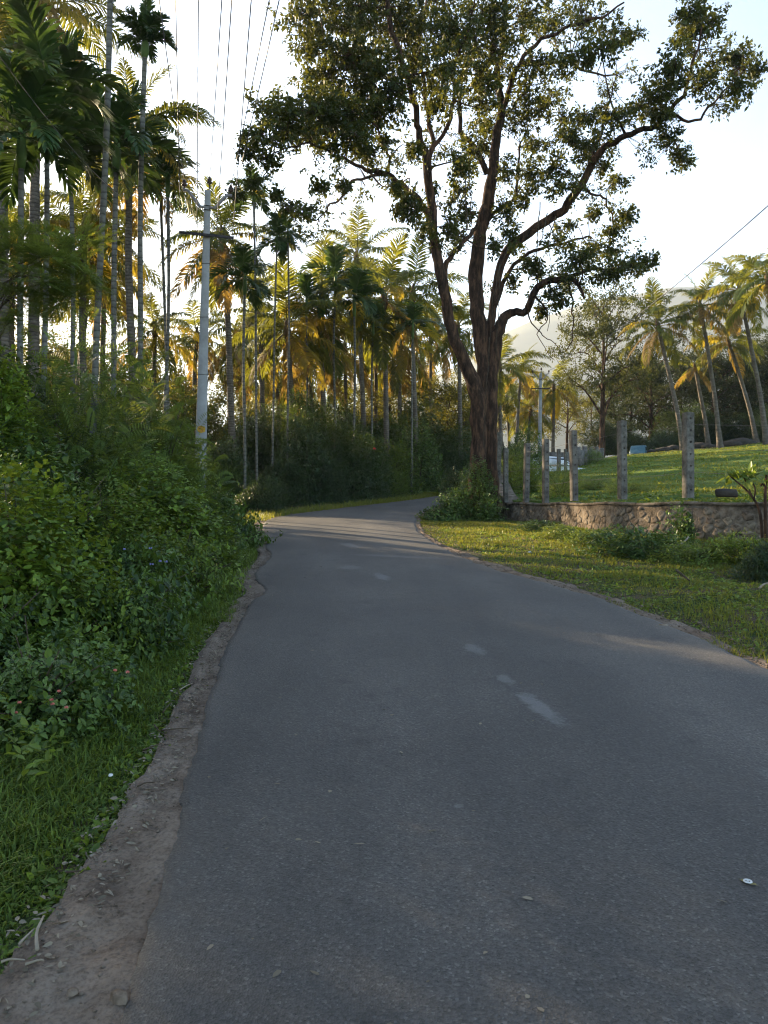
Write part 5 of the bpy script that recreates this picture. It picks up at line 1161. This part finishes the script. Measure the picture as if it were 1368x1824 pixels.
def cable(name, label, A, B, sag, r, group, n=40):
    t = np.linspace(0, 1, n)[:, None]; P = A * (1 - t) + B * t; P[:, 2] -= 4 * sag * (t * (1 - t))[:, 0]
    tag(link(name, MB().tube(P, r, 5).mesh(name, M['cable'])), label, 'power line', group)
ORD = ['first', 'second', 'third', 'fourth', 'fifth', 'sixth', 'seventh']
order = sorted([(att1[0], 290), (att1[3], 314), (att1[4], 353), (att1[2], 392), (att1[5], 409), (att1[6], 443), (att1[1], 470)], key=lambda q: q[1])
for k, (A, px0) in enumerate(order):
    # the line leaves the frame at the top (row 0) above column px0
    dd = 10.4 if A[2] > 8 else 9.4; Q = PX(px0, 0, dd); Bp = A + (Q - A) * (36.0 / (A[1] - dd)); 
    cable('power_line', ORD[k] + ' thin power line from the left in the white sky above the utility pole', A, Bp, .55, .0075, 'power lines above the utility pole')
A = att1[1] + np.array([.03, .0, -.4]); Q = PX(487, 0, 10.2); cable('power_line', 'rightmost thin power line in the white sky above the utility pole', A, A + (Q - A) * (36 / (A[1] - 10.2)), .5, .0075, 'power lines above the utility pole')
Bq = PX(1368, 330, 18); Aq = att2[1]; cable('service_cable', 'twisted service cable slanting to the right picture edge', Aq, Bq + (Bq - Aq) * .25, .75, .013, None)
cable('stay_wire', 'thin wire slanting across the areca crowns, upper left', PX(-40, 45, 7.6), PX(215, 350, 15.0), .15, .005, None)

# ------------------------------------------------------------------ things behind the fence
M['car_white'] = rough_mat('white_car_paint', [(.3, (.62, .62, .62)), (.7, (.72, .72, .72))], 2, 2, .3, 0, spec=.5)
M['glass'] = rough_mat('dark_car_glass', [(.3, (.012, .014, .016)), (.7, (.02, .022, .025))], 2, 2, .08, 0, spec=.6)
M['tyre'] = rough_mat('tyre_rubber', [(.3, (.015, .015, .015)), (.7, (.03, .03, .03))], 20, 2, .85, 0)
M['steel'] = rough_mat('wheel_steel', [(.3, (.35, .35, .36)), (.7, (.5, .5, .5))], 6, 2, .4, 0)
M['truck_blue'] = rough_mat('faded_blue_paint', [(.3, (.05, .12, .16)), (.7, (.11, .21, .26))], 3, 5, .5, 0, spec=.4)
M['lamp'] = rough_mat('lamp_glass', [(.3, (.6, .6, .58)), (.7, (.8, .8, .78))], 3, 2, .15, 0, spec=.6)
def loft_body(mb, secs):
    """cross-sections (x, half width bottom, half width top, z bottom, z top)"""
    rings = []
    for (x, wb_, wt_, z0, z1) in secs: rings.append([(x, -wb_, z0), (x, -wb_, z0 + (z1 - z0) * .55), (x, -wt_, z1 - .03), (x, -wt_ + .06, z1), (x, wt_ - .06, z1), (x, wt_, z1 - .03), (x, wb_, z0 + (z1 - z0) * .55), (x, wb_, z0)])
    Vv = np.array(rings).reshape(-1, 3); m = len(secs); i = np.arange(m - 1)[:, None] * 8; j = np.arange(8)[None]; k = (j + 1) % 8
    mb.add(Vv, [np.stack([i + j, i + 8 + j, i + 8 + k, i + k], -1).reshape(-1, 4), np.array([[0, 1, 6, 7], [1, 2, 5, 6], [2, 3, 4, 5]]), np.array([[7, 6, 1, 0], [6, 5, 2, 1], [5, 4, 3, 2]]) + (m - 1) * 8])
def wheel(root, x, y, r):
    a = np.array([-.09, -.07, .07, .09]); w = link('wheel', None, root, (x, y, r))
    link('tyre', MB().tube(np.c_[a * 0, a, a * 0], np.array([r * .9, r, r, r * .9]), 18).mesh('tyre', M['tyre'], False), w)
    a = np.array([-.10, -.095, .095, .10]); link('rim', MB().tube(np.c_[a * 0, a, a * 0], np.array([r * .4, r * .62, r * .62, r * .4]), 14).mesh('rim', M['steel'], False), w)
x_ = (982 - CX) / F * 38; car = thing('parked_car', 'white car parked behind the brown fence post, mostly hidden', 'car', (x_, 38, float(field_h(x_, 38)) + .0), None, (0, 0, math.radians(200)))
car.location.z = PX(975, 866, 38)[2]
mb = MB(); loft_body(mb, [(-1.9, .68, .60, .30, .72), (-1.75, .78, .70, .22, .86), (-.9, .82, .76, .20, .92), (.9, .82, .76, .20, .95), (1.7, .80, .72, .22, .95), (1.88, .72, .64, .32, .88)])
link('body', mb.mesh('car_body', M['car_white'], False), car)
mb = MB(); loft_body(mb, [(-.95, .74, .68, .88, .93), (-.35, .73, .58, .88, 1.40), (.55, .73, .58, .88, 1.46), (1.35, .72, .60, .88, 1.36), (1.62, .72, .66, .88, .96)])
cab = link('cabin', mb.mesh('car_cabin', M['car_white'], False), car)
for s in (-1, 1):
    link('side_window', MB().add([(-.72, s * .745, .97), (1.3, s * .735, .99), (1.18, s * .645, 1.33), (-.30, s * .635, 1.35)], [np.array([[0, 1, 2, 3]])]).mesh('side_window', M['glass']), cab)
    mb = MB(); mb.tube(np.array([(-1.80, s * .52, .68), (-1.86, s * .52, .68), (-1.88, s * .52, .68)]), np.array([.12, .11, .04]), 10); link('headlight', mb.mesh('headlight', M['lamp'], True), car)
    for xx in (-1.2, 1.15): wheel(car, xx, s * .72, .29)
link('windscreen', MB().add([(-.93, -.62, .95), (-.93, .62, .95), (-.385, .52, 1.37), (-.385, -.52, 1.37)], [np.array([[0, 1, 2, 3]])]).mesh('windscreen', M['glass']), cab)
link('rear_window', MB().add([(1.625, .6, 1.0), (1.625, -.6, 1.0), (1.385, -.52, 1.33), (1.385, .52, 1.33)], [np.array([[0, 1, 2, 3]])]).mesh('rear_window', M['glass']), cab)
x_ = (1142 - CX) / F * 55; tr = thing('small_truck', 'small pale blue truck with slatted load bed parked under the trees', 'truck', (x_, 55, 0), None, (0, 0, math.radians(62)))
tr.location.z = PX(1140, 829, 55)[2]; tr.scale = (.72, .72, .72)
mb = MB(); mb.box((-1.35, -.75, .55), (1.35, .75, .68)); link('chassis', mb.mesh('chassis', M['iron_dark']), tr)
mb = MB()
for s in (-1, 1):
    for q in range(5): mb.box((-1.0 + q * .55 - .03, s * .75 - .03, .68), (-1.0 + q * .55 + .03, s * .75 + .03, 1.38))
link('bed_stakes', mb.mesh('bed_stakes', M['truck_blue']), tr)
for s in (-1, 1):
    for z in (.78, .97, 1.16, 1.35): link('slat', MB().box((-1.05, s * .79 - .012, z - .055), (1.3, s * .79 + .012, z + .055)).mesh('bed_slat', M['paint_white' if z > 1.3 else 'truck_blue']), tr)
mb = MB(); loft_body(mb, [(-2.3, .70, .66, .45, 1.15), (-2.15, .76, .72, .42, 1.3), (-1.85, .78, .66, .42, 1.85), (-1.35, .78, .68, .42, 1.9), (-1.15, .78, .70, .45, 1.8)])
cabt = link('cab', mb.mesh('truck_cab', M['truck_blue'], False), tr)
for s in (-1, 1):
    link('side_window', MB().add([(-2.0, s * .765, 1.25), (-1.3, s * .77, 1.25), (-1.3, s * .72, 1.72), (-1.82, s * .71, 1.7)], [np.array([[0, 1, 2, 3]])]).mesh('truck_window', M['glass']), cabt)
    for xx in (-1.75, .75): wheel(tr, xx, s * .68, .33)
# old concrete enclosure
x0 = PX(1030, 832, 40); x1 = PX(1072, 822, 46); enc = thing('concrete_enclosure', 'old grey concrete panel wall standing in the pasture behind the posts', 'wall', (x0[0], x0[1], float(field_h(x0[0], x0[1])) - .2))
r_ = np.array([x1[0] - x0[0], x1[1] - x0[1], 0.35]); o_ = np.zeros(3)
for k in range(5):
    p = r_ * k / 4; link('post', MB().box(p + [-.11, -.11, 0], p + [.11, .11, 1.22 + .05 * (k % 2)]).mesh('enclosure_post', M['concrete_dark']), enc)
    if k < 4:
        q = r_ * (k + 1) / 4; n_ = norm(np.array([-r_[1], r_[0], 0])) * .04; Vv = []
        for z in (.0, 1.08):
            for b_ in (p, q):
                for s in (-1, 1): Vv.append(b_ + n_ * s + [0, 0, z])
        link('panel', MB().add(Vv, [np.array([[0, 2, 3, 1], [4, 5, 7, 6], [0, 1, 5, 4], [2, 6, 7, 3], [0, 4, 6, 2], [1, 3, 7, 5]])]).mesh('enclosure_panel', M['concrete']), enc)
p2 = np.array([-1.6, .3, .05])
mb = MB(); mb.box((-1.5, -.05, 0), (-.12, .05, .95)); link('panel', mb.mesh('enclosure_panel', M['concrete']), enc)
# earth bank with dark rocks along the upper pasture edge
M['rock'] = rough_mat('dark_rock', [(.3, (.028, .024, .02)), (.7, (.085, .072, .06))], 4, 8, .95, .7)
def rock_mesh(seed):
    g = np.random.default_rng(seed); z = np.linspace(-1, 1, 6); r = np.sqrt(np.maximum(.04, 1 - z * z)); V, q, t = tube(np.c_[z * 0, z * 0, z * .6], r, 9, True, .22, seed); return mesh('rock', V, [q, t], M['rock'], None, False)
RK = [rock_mesh(5), rock_mesh(6), rock_mesh(7)]
for k, (px, d, s, lab) in enumerate([(1185, 53.5, .55, 'dark rock left of the leaning coconut trunk'), (1200, 54, .7, 'dark rock at the foot of the leftmost leaning coconut palm'), (1245, 54.5, .8, 'dark rock between the first two leaning coconut palms'), (1262, 54, .6, 'dark rock just left of the second leaning coconut palm'), (1300, 54.5, .75, 'dark rock right of the second leaning coconut palm'), (1322, 55, .95, 'largest dark rock on the upper pasture edge'), (1160, 54, .45, 'small dark rock right of the blue truck')]):
    x = (px - CX) / F * d; o = link('rock', RK[k % 3], None, (x, d, float(field_h(x, d)) + .1 * s), (0, 0, k * 1.3), (s * 1.3, s * .8, s * .7)); tag(o, lab, 'rock', 'rocks along the pasture edge')
# log on the wall
M['log_end'] = rough_mat('cut_wood', [(.3, (.05, .035, .025)), (.7, (.10, .07, .05))], 20, 4, .9, .4)
lg = thing('log', 'short dark charred log lying on the stone wall coping', 'log', tuple(PX(1299, 886, 14.15) + [0, .12, .075]), None, (0, 0, math.radians(-28)))
V, q, t = tube(np.array([(-.19, 0, 0), (-.17, 0, .004), (-.05, 0, .012), (.08, 0, 0), (.17, 0, -.004), (.19, 0, 0)]), np.array([.05, .072, .08, .076, .074, .06]), 12, True, .10, 5)
link('trunk_piece', mesh('log', V, [q, t], M['rock'], None, False), lg)

# ------------------------------------------------------------------ sapling at the right edge, sticks, litter
sp = thing('sapling', 'leaning bare sapling with a few large leaves at the right edge by the wall', 'sapling', PX(1357, 0, 13.1) * [1, 1, 0] + [0, 0, float(ground_h(6.45, 13.1))])
o_ = np.array(sp.location)
def br_(pts, r0, r1, mat='twig'):
    P = smooth_path([PX(p[0], p[1], 13.1 + (p[2] if len(p) > 2 else 0)) - o_ for p in pts], 12); link('branch', MB().tube(P, np.linspace(r0, r1, 12), 6).mesh('sapling_branch', M[mat], True), sp); return P
br_([(1358, 985), (1357, 940), (1352, 905), (1343, 890), (1331, 874), (1310, 856), (1300, 848)], .028, .010, 'bark')
br_([(1343, 890), (1345, 870), (1336, 855), (1328, 850)], .014, .008, 'bark'); br_([(1340, 884), (1330, 862), (1324, 846)], .012, .007, 'bark')
br_([(1366, 990), (1364, 940), (1363, 880), (1365, 850), (1368, 838)], .032, .018, 'bark'); br_([(1366, 870), (1358, 862), (1355, 866)], .02, .012, 'bark')
g = np.random.default_rng(12); lf = MB()
for (px, py, n_) in [(1300, 848, 7), (1324, 842, 9), (1335, 846, 8), (1312, 846, 5), (1366, 840, 8), (1360, 846, 5)]:
    c = PX(px, py, 13.1) - o_; P = c + g.normal(0, .05, (n_, 3)); A = norm(rnd_unit(n_, g) + [0, 0, -.2]); Nn = norm(np.array([0, 0, 1.]) + g.normal(0, .4, (n_, 3)))
    V, Fs, m = leaves(P, A, Nn, g.uniform(.12, .2, n_), g.uniform(.08, .13, n_), 'heart'); lf.add(V, Fs, np.repeat(g.random(n_), m))
link('leaves', lf.mesh('sapling_leaves', M['bush_mid']), sp)
def stick(label, pts, r, d=None, mat='twig', name='fallen_stick', group='fallen sticks and twigs'):
    P = np.array([PX(*p) if len(p) == 3 else None for p in pts]); 
    for p in P: pass
    c = P[0].copy(); tag(link(name, MB().tube(smooth_path(P - c, 8), np.linspace(r, r * .5, 8), 5).mesh(name, M[mat]), None, tuple(c)), label, 'stick', group)
M['palewood'] = rough_mat('bleached_wood', [(.3, (.20, .165, .12)), (.7, (.34, .29, .22))], 20, 4, .9, 0)
stick('dark forked stick lying in the sunlit verge grass', [(1205, 1016, 9.6), (1216, 1024, 9.5), (1228, 1034, 9.3)], .018)
stick('pale fallen branch leaning in the bramble before the stone wall', [(1200, 978, 12.2), (1222, 962, 12.3), (1226, 956, 12.4)], .020, mat='palewood')
stick('pale bent stick on the dark heap at the right edge', [(1352, 1048, 8.6), (1362, 1040, 8.6), (1380, 1038, 8.6)], .016, mat='palewood')
stick('thin green stem arching over the bramble by the wall', [(1135, 940, 12.1), (1150, 985, 12.0), (1172, 992, 12.0)], .008, mat='greenstem')
for k, (p, q_) in enumerate([((320, 1228), (343, 1216)), ((286, 1300), (336, 1296)), ((275, 1290), (300, 1312)), ((290, 1268), (305, 1250)), ((255, 1335), (290, 1322)), ((66, 1690), (78, 1630)), ((34, 1680), (62, 1652)), ((45, 1716), (78, 1709)), ((2, 1712), (44, 1708)), ((152, 1596), (164, 1586)), ((118, 1552), (144, 1550)), ((245, 1400), (276, 1392))]):
    def gp(px, py):
        d = EYE / (.05 + (py - HOR) / F); x = (px - CX) / F * d; return np.array([x, d, float(base_h(d)) - .003])
    A, B = gp(*p), gp(*q_); mid = (A + B) / 2 + [.012 * math.sin(k * 2.1), .01 * math.cos(k * 1.7), .003]; c = A.copy()
    o = link('twig', MB().tube(smooth_path(np.array([A, mid, B]) - c, 6), np.linspace(.006, .003, 6) * (1.2 if k == 5 else .8), 5).mesh('twig', M['palewood' if k in (0, 5, 6, 7, 8) else 'twig']), None, tuple(c))
    tag(o, ['pale bent twig highest up on the dirt shoulder', 'long dark twig lying across the dirt shoulder', 'dark twig slanting under the long one on the shoulder', 'thin twig at the grass edge above the long dark twig', 'brown twig half in the grass below the long dark twig', 'thick pale twig with split end on the dirt, lower left', 'pale twig leaning on the thick split one, lower left', 'thin pale twig below the thick split one', 'pale twig at the left picture edge, near the bottom', 'tiny pale twig beside the crack in the dirt', 'small twig at the grass edge, lower left', 'twig at the grass edge level with the lush grass'][k], 'twig', 'twigs on the dirt shoulder')
# survey nail with paint mark on the asphalt
dn = EYE / (.05 + (1582 - HOR) / F); xn = (1332 - CX) / F * dn; zn = float(base_h(dn)) + .018 * 4 * .54 * .46
sn = thing('survey_nail', 'small round survey nail on a worn yellow paint dash in the asphalt', 'survey mark', (xn, dn, zn + .003))
g = np.random.default_rng(8); ph = np.linspace(0, 2 * np.pi, 27)[:-1]; rr = 1 + g.uniform(-.3, .25, 26); ca, sa = math.cos(-.95), math.sin(-.95)
Vp = np.array([(ca * .034 * r_ * np.cos(a) - sa * .012 * r_ * np.sin(a), sa * .034 * r_ * np.cos(a) + ca * .012 * r_ * np.sin(a) + 0, .002) for a, r_ in zip(ph, rr)] + [(0, 0, .002)])
link('paint_dash', mesh('paint_dash', Vp, [np.stack([np.arange(26), (np.arange(26) + 1) % 26, np.full(26, 26)], -1)], rough_mat('worn_yellow_dash', [(.4, (.08, .075, .05)), (.6, (.24, .20, .07))], 60, 6, .8, 0)), sn)
a = np.linspace(0, 2 * np.pi, 25)[:-1]; Vr = np.array([(r_ * math.cos(x), r_ * math.sin(x), z) for r_, z in ((.0085, .004), (.010, .007), (.0145, .007), (.016, .004)) for x in a]); i = np.arange(3)[:, None] * 24; j = np.arange(24)[None]; k = (j + 1) % 24
link('washer', mesh('washer', Vr, [np.stack([i + j, i + k, i + 24 + k, i + 24 + j], -1).reshape(-1, 4)], M['paint_white'], None, True), sn)
link('nail_head', MB().tube(np.array([(0, 0, .002), (0, 0, .006), (0, 0, .008)]), np.array([.0045, .0045, .002]), 10).mesh('nail_head', M['paint_white'], True), sn)
# small litter
def slab(name, label, px, py, w, l, h, mat, cat, rz, dz=0):
    d = EYE / (.05 + (py - HOR) / F); x = (px - CX) / F * d; g = np.random.default_rng(int(px)); ph = np.linspace(0, 2 * np.pi, 9)[:-1]; rr = 1 + g.uniform(-.2, .2, 8)
    V = np.array([(w * r_ * math.cos(a), l * r_ * math.sin(a), 0) for a, r_ in zip(ph, rr)] + [(w * .85 * r_ * math.cos(a), l * .85 * r_ * math.sin(a), h * g.uniform(.7, 1)) for a, r_ in zip(ph, rr)]); j = np.arange(8); k = (j + 1) % 8
    V = np.vstack([V, [(0, 0, h)]]); o = link(name, mesh(name, V, [np.stack([j, k, 8 + k, 8 + j], -1), np.stack([8 + j, 8 + k, np.full(8, 16)], -1)], M[mat], None, False), None, (x, d, float(base_h(d)) - .012 + dz), (0, 0, rz)); tag(o, label, cat)
slab('flat_stone', 'flat pale stone at the right road edge', 1182, 1113, .055, .035, .02, 'stone', 'stone', .3)
slab('litter_scrap', 'white scrap of litter on the grass edge of the left shoulder', 197, 1381, .012, .010, .010, 'paint_white', 'litter', .8, .01)
slab('litter_scrap', 'pale blue scrap of litter on the sunlit verge', 943, 985, .03, .025, .02, 'paint_white', 'litter', .2, .02)
slab('flat_stone', 'pale pebble on the bare earth near the bottom edge', 128, 1762, .018, .014, .012, 'stone', 'stone', .5)
slab('flat_stone', 'rough stone stuck at the broken asphalt edge, bottom left', 212, 1775, .022, .028, .025, 'stone', 'stone', .9)

# ------------------------------------------------------------------ flowers (parts of the plants they grow on)
def flower_head(n, r, seed):
    g = np.random.default_rng(seed); P = rnd_unit(n, g) * r * .5; P[:, 2] = abs(P[:, 2]); A = norm(P + [0, 0, .005]); V, Fs, m = leaves(P * .3, A, norm(rnd_unit(n, g)), r, r * .9, 4, 0, 0); return V, Fs, np.repeat(g.random(n), m)
def flower(parent_label, px, py, d, r, mat, n=16):
    root = next(o for o in bpy.data.objects if o.get('label') == parent_label)
    V, Fs, tn = flower_head(n, r, int(px + py)); me = mesh('flower_head', V, Fs, M[mat], tn)
    Mw = Matrix.LocRotScale(root.location, root.rotation_euler, root.scale).inverted(); p = PX(px, py, d); l = Mw @ Vector(p)
    o = link('flower', me, root, l); o.scale = [1 / s for s in root.scale]
LB = 'dark lantana bush with pink flower heads at the left edge above the grass'
for (px, py) in [(35, 1253), (92, 1248), (94, 1256), (118, 1262), (105, 1233), (28, 1271), (205, 1196), (227, 1199)]: flower(LB, px, py, 4.05, .013, 'pink')
VB = 'bush with violet flowers and pale upper leaves behind the broad-leaved bush'
for (px, py) in [(222, 980), (268, 978), (296, 1002), (270, 1006), (285, 1001)]: flower(VB, px, py, 7.05, .02, 'violet', 10)
flower('dark shrub with red flower right of the thicket middle', 667, 800, 31.1, .07, 'red', 10)

# ------------------------------------------------------------------ grass, weeds, litter: too many to count
def blades(P, h, w, g, bend=.6):
    n = len(P); a = g.uniform(0, 2 * np.pi, n); d = np.c_[np.cos(a), np.sin(a), 0 * a]; s = np.c_[-np.sin(a), np.cos(a), 0 * a]; b = bend * g.uniform(.2, 1.4, n)
    h = h[:, None]; w = w[:, None]; b = b[:, None]; up = np.array([0, 0, 1.])
    m1 = P + up * h * .55 + d * h * b * .25; t = P + up * h * (1 - .28 * b) + d * h * b * .95
    V = np.stack([P - s * w * .5, P + s * w * .5, m1 + s * w * .42, m1 - s * w * .42, t], 1); o = np.arange(n)[:, None] * 5
    tn = np.repeat(np.clip(g.beta(2, 2.4, n), 0, 1), 5)
    return V.reshape(-1, 3), [o + [[0, 1, 2, 3]], o + [[3, 2, 4]]], tn
def herb(P, g, leaf, n_leaf=6):
    n = len(P); Pp = np.repeat(P, n_leaf, 0) + g.normal(0, leaf * .5, (n * n_leaf, 3)) * [1, 1, .4]; Pp[:, 2] = np.maximum(Pp[:, 2], np.repeat(P[:, 2], n_leaf) + .004)
    A = norm(rnd_unit(len(Pp), g) * [1, 1, .4] + [0, 0, .25]); Nn = norm(np.array([0, 0, 1.]) + g.normal(0, .35, A.shape)); sz = g.uniform(.6, 1.3, len(Pp))
    V, Fs, m = leaves(Pp, A, Nn, leaf * sz, leaf * .55 * sz, 'ovate'); return V, Fs, np.repeat(np.clip(g.beta(2, 2, len(Pp)), 0, .92), m)
g = np.random.default_rng(77)
def left_pts(n, y0, y1, lo, hi, pw=1.0):
    y = y0 + (y1 - y0) * g.random(n) ** pw; q = lo + (hi - lo) * g.random(n)
    x = xl(y) - shoulder_w(y) * (1.0 + .12 * vnoise(y * 1.3, y * 0, 31) + .10 * vnoise(y * 5, y * 0, 32)) - q
    return np.c_[x, y, ground_h(x, y) - .005]
mb = MB()
P = left_pts(42000, 1.2, 7.5, .0, 1.35, 1.35); edge = np.clip((xl(P[:, 1]) - shoulder_w(P[:, 1]) - P[:, 0]) / .35, .25, 1)
V, Fs, tn = blades(P, g.uniform(.05, .14, len(P)) * edge, g.uniform(.006, .012, len(P)), g, 1.1); mb.add(V, Fs, tn)
P = left_pts(26000, 7.5, 22, -.05, 1.3, 1.2); V, Fs, tn = blades(P, g.uniform(.05, .14, len(P)), g.uniform(.006, .012, len(P)), g, 1.0); mb.add(V, Fs, tn)
tag(link('grass_left', mb.mesh('grass_left', M['grass'])), 'lush green grass along the left dirt shoulder', 'grass', None, 'stuff')
mb = MB(); P = left_pts(5200, 1.2, 9, -.04, 1.3, 1.2); V, Fs, tn = herb(P, g, .045, 5); mb.add(V, Fs, tn)
P = left_pts(2500, 3.5, 16, .5, 2.2, 1.0); P[:, 2] += g.uniform(0, .25, len(P)); V, Fs, tn = herb(P, g, .06, 6); mb.add(V, Fs, tn)
tag(link('ground_herbs', mb.mesh('ground_herbs', M['bush_mid'])), 'small broad-leaved herbs mixed into the grass of the left bank', 'herbs', None, 'stuff')
def right_pts(n, y0, y1, pw=1.0):
    y = y0 + (y1 - y0) * g.random(n) ** pw; hi = np.where(y < 11.4, 6.0, np.maximum(wall_x(y) - xr(y) - .1, .4)); hi = np.where(y > 20, 1.2, hi)
    q = g.random(n) * hi; x = xr(y) + .14 + .16 * vnoise(y * 1.7, y * 0, 33) + np.interp(y, [9, 12, 14, 16], [0, .25, .25, 0]) + q; return np.c_[x, y, ground_h(x, y) - .005]
mb = MB()
P = right_pts(95000, 4.6, 21.5, 1.25); cl = .6 + .5 * vnoise(P[:, 0] * 1.8, P[:, 1] * 1.8, 55) + .25 * vnoise(P[:, 0] * 5, P[:, 1] * 5, 56)
V, Fs, tn = blades(P, g.uniform(.04, .12, len(P)) * np.clip(cl, .25, 1.5), g.uniform(.006, .012, len(P)), g, .9); mb.add(V, Fs, tn)
tag(link('grass_verge', mb.mesh('grass_verge', M['grass_dry'])), 'short yellow green grass of the right verge below the wall', 'grass', None, 'stuff')
mb = MB(); P = right_pts(6500, 4.6, 18, 1.2); V, Fs, tn = herb(P, g, .05, 6); mb.add(V, Fs, tn)
tag(link('verge_herbs', mb.mesh('verge_herbs', M['bush_mid'])), 'low creeping herbs mixed into the right verge', 'herbs', None, 'stuff')
mb = MB(); n = 36000; y = 14 + 44 * g.random(n) ** 1.5; xlft = np.interp(y, ys, left) + .1; x = xlft + (np.maximum(.52 * y + 2, xlft + 1) - xlft) * g.random(n); P = np.c_[x, y, field_h(x, y) - .01]
cl = np.clip(.6 + .6 * vnoise(x * .9, y * .9, 58), .2, 1.4); V, Fs, tn = blades(P, g.uniform(.04, .12, n) * cl, g.uniform(.012, .024, n) * (1 + y / 40), g, .9); mb.add(V, Fs, tn)
tag(link('pasture_grass', mb.mesh('pasture_grass', M['grass_dry'])), 'cropped grass of the pasture behind the wall', 'grass', None, 'stuff')
mb = MB(); n = 1600; y = 14.5 + 36 * g.random(n) ** 1.3; xlft = np.interp(y, ys, left) + .2; x = xlft + (np.maximum(.52 * y + 2, xlft + 1) - xlft) * g.random(n); kp = vnoise(x * .6, y * .6, 61) > .05; P = np.c_[x, y, field_h(x, y)][kp]; P[:, 2] += g.uniform(0, .06, len(P))
V, Fs, tn = herb(P, g, .10, 6); mb.add(V, Fs, tn); tag(link('pasture_herbs', mb.mesh('pasture_herbs', M['bush_mid'])), 'scattered low weeds in the pasture behind the wall', 'weeds', None, 'stuff')
mb = MB(); n = 9000; y = 20 + 26 * g.random(n); ie = np.interp(y, RL[330:560, 1], np.arange(330, 560)).astype(int); q = g.uniform(.02, 1.1, n); P = np.c_[RL[ie] - across[ie] * q[:, None], y]; P[:, 2] = ground_h(P[:, 0], P[:, 1]) - .01
V, Fs, tn = blades(P, g.uniform(.06, .28, n), g.uniform(.012, .02, n), g, .8); mb.add(V, Fs, tn)
tag(link('grass_far_verge', mb.mesh('grass_far_verge', M['grass_dry'])), 'rough grass below the thicket outside the bend', 'grass', None, 'stuff')
mb = MB(); P = left_pts(1500, 1.2, 12, -.16, .10, 1.4); P[:, 2] = base_h(P[:, 1]) - .012 + g.uniform(0, .008, len(P))
V, Fs, m = leaves(P, norm(rnd_unit(len(P), g) * [1, 1, .15]), norm(np.array([0, 0, 1.]) + g.normal(0, .35, P.shape)), g.uniform(.012, .04, len(P)), g.uniform(.006, .018, len(P)), 'ovate'); mb.add(V, Fs, np.repeat(g.random(len(P)), m))
tag(link('leaf_litter', mb.mesh('leaf_litter', M['litter'])), 'dead leaves and bits scattered on the dirt shoulder', 'litter', None, 'stuff')
mb = MB(); n_ = 170; y = 1.8 + 20 * g.random(n_) ** 1.4; q = g.random(n_) ** .8; q = np.where(g.random(n_) < .6, q * .35, q); P = np.c_[xl(y) * (1 - q) + xr(y) * q, y, base_h(y) + .018 * 4 * q * (1 - q) + .003]
V, Fs, m = leaves(P, norm(rnd_unit(n_, g) * [1, 1, .05]), norm(np.array([0, 0, 1.]) + g.normal(0, .2, P.shape)), g.uniform(.01, .05, n_), g.uniform(.006, .022, n_), 'ovate', .15, 0); mb.add(V, Fs, np.repeat(g.random(n_), m))
tag(link('road_litter', mb.mesh('road_litter', M['litter'])), 'few dry leaves and crumbs lying on the asphalt', 'litter', None, 'stuff')
def pebbles(name, label, P, r0, r1, mat):
    n = len(P); r = g.uniform(r0, r1, n)[:, None] * (g.random(n)[:, None] ** 2 * .8 + .4); oc = np.array([[1, 0, 0], [0, 1, 0], [-1, 0, 0], [0, -1, 0], [0, 0, .7], [0, 0, -.5]]); J = 1 + g.uniform(-.3, .3, (n, 6, 1))
    V = (P[:, None] + r[:, None] * oc[None] * J).reshape(-1, 3); o = np.arange(n)[:, None] * 6; Fs = [np.vstack([o + [f] for f in ([0, 1, 4], [1, 2, 4], [2, 3, 4], [3, 0, 4], [1, 0, 5], [2, 1, 5], [3, 2, 5], [0, 3, 5])])]
    tag(link(name, mesh(name, V, Fs, M[mat], None, True)), label, 'pebbles', None, 'stuff')
y = 1.2 + 12 * g.random(2600) ** 1.5; x = xl(y) - shoulder_w(y) * g.random(2600) * 1.1; pebbles('pebbles_left', 'tiny pebbles and clods on the dirt shoulder', np.c_[x, y, base_h(y) - .014], .003, .010, 'dirt')
y = 5 + 14 * g.random(2600); x = xr(y) + .02 + g.random(2600) ** 1.4 * .5; pebbles('gravel_right', 'loose gravel along the right road edge', np.c_[x, y, base_h(y) - .014], .005, .018, 'stone')

# ------------------------------------------------------------------ haze
m, nt, out = newmat('evening_haze'); vol = N(nt, 'ShaderNodeVolumePrincipled'); vol.inputs['Color'].default_value = (.80, .90, 1.0, 1); vol.inputs['Density'].default_value = HAZE; vol.inputs['Anisotropy'].default_value = .45
nt.links.new(vol.outputs[0], out.inputs['Volume'])
if HAZE > 0:
    hz = link('haze', MB().box((-3100, -70, -12), (3600, 2100, 475)).mesh('haze', m)); tag(hz, kind='stuff')
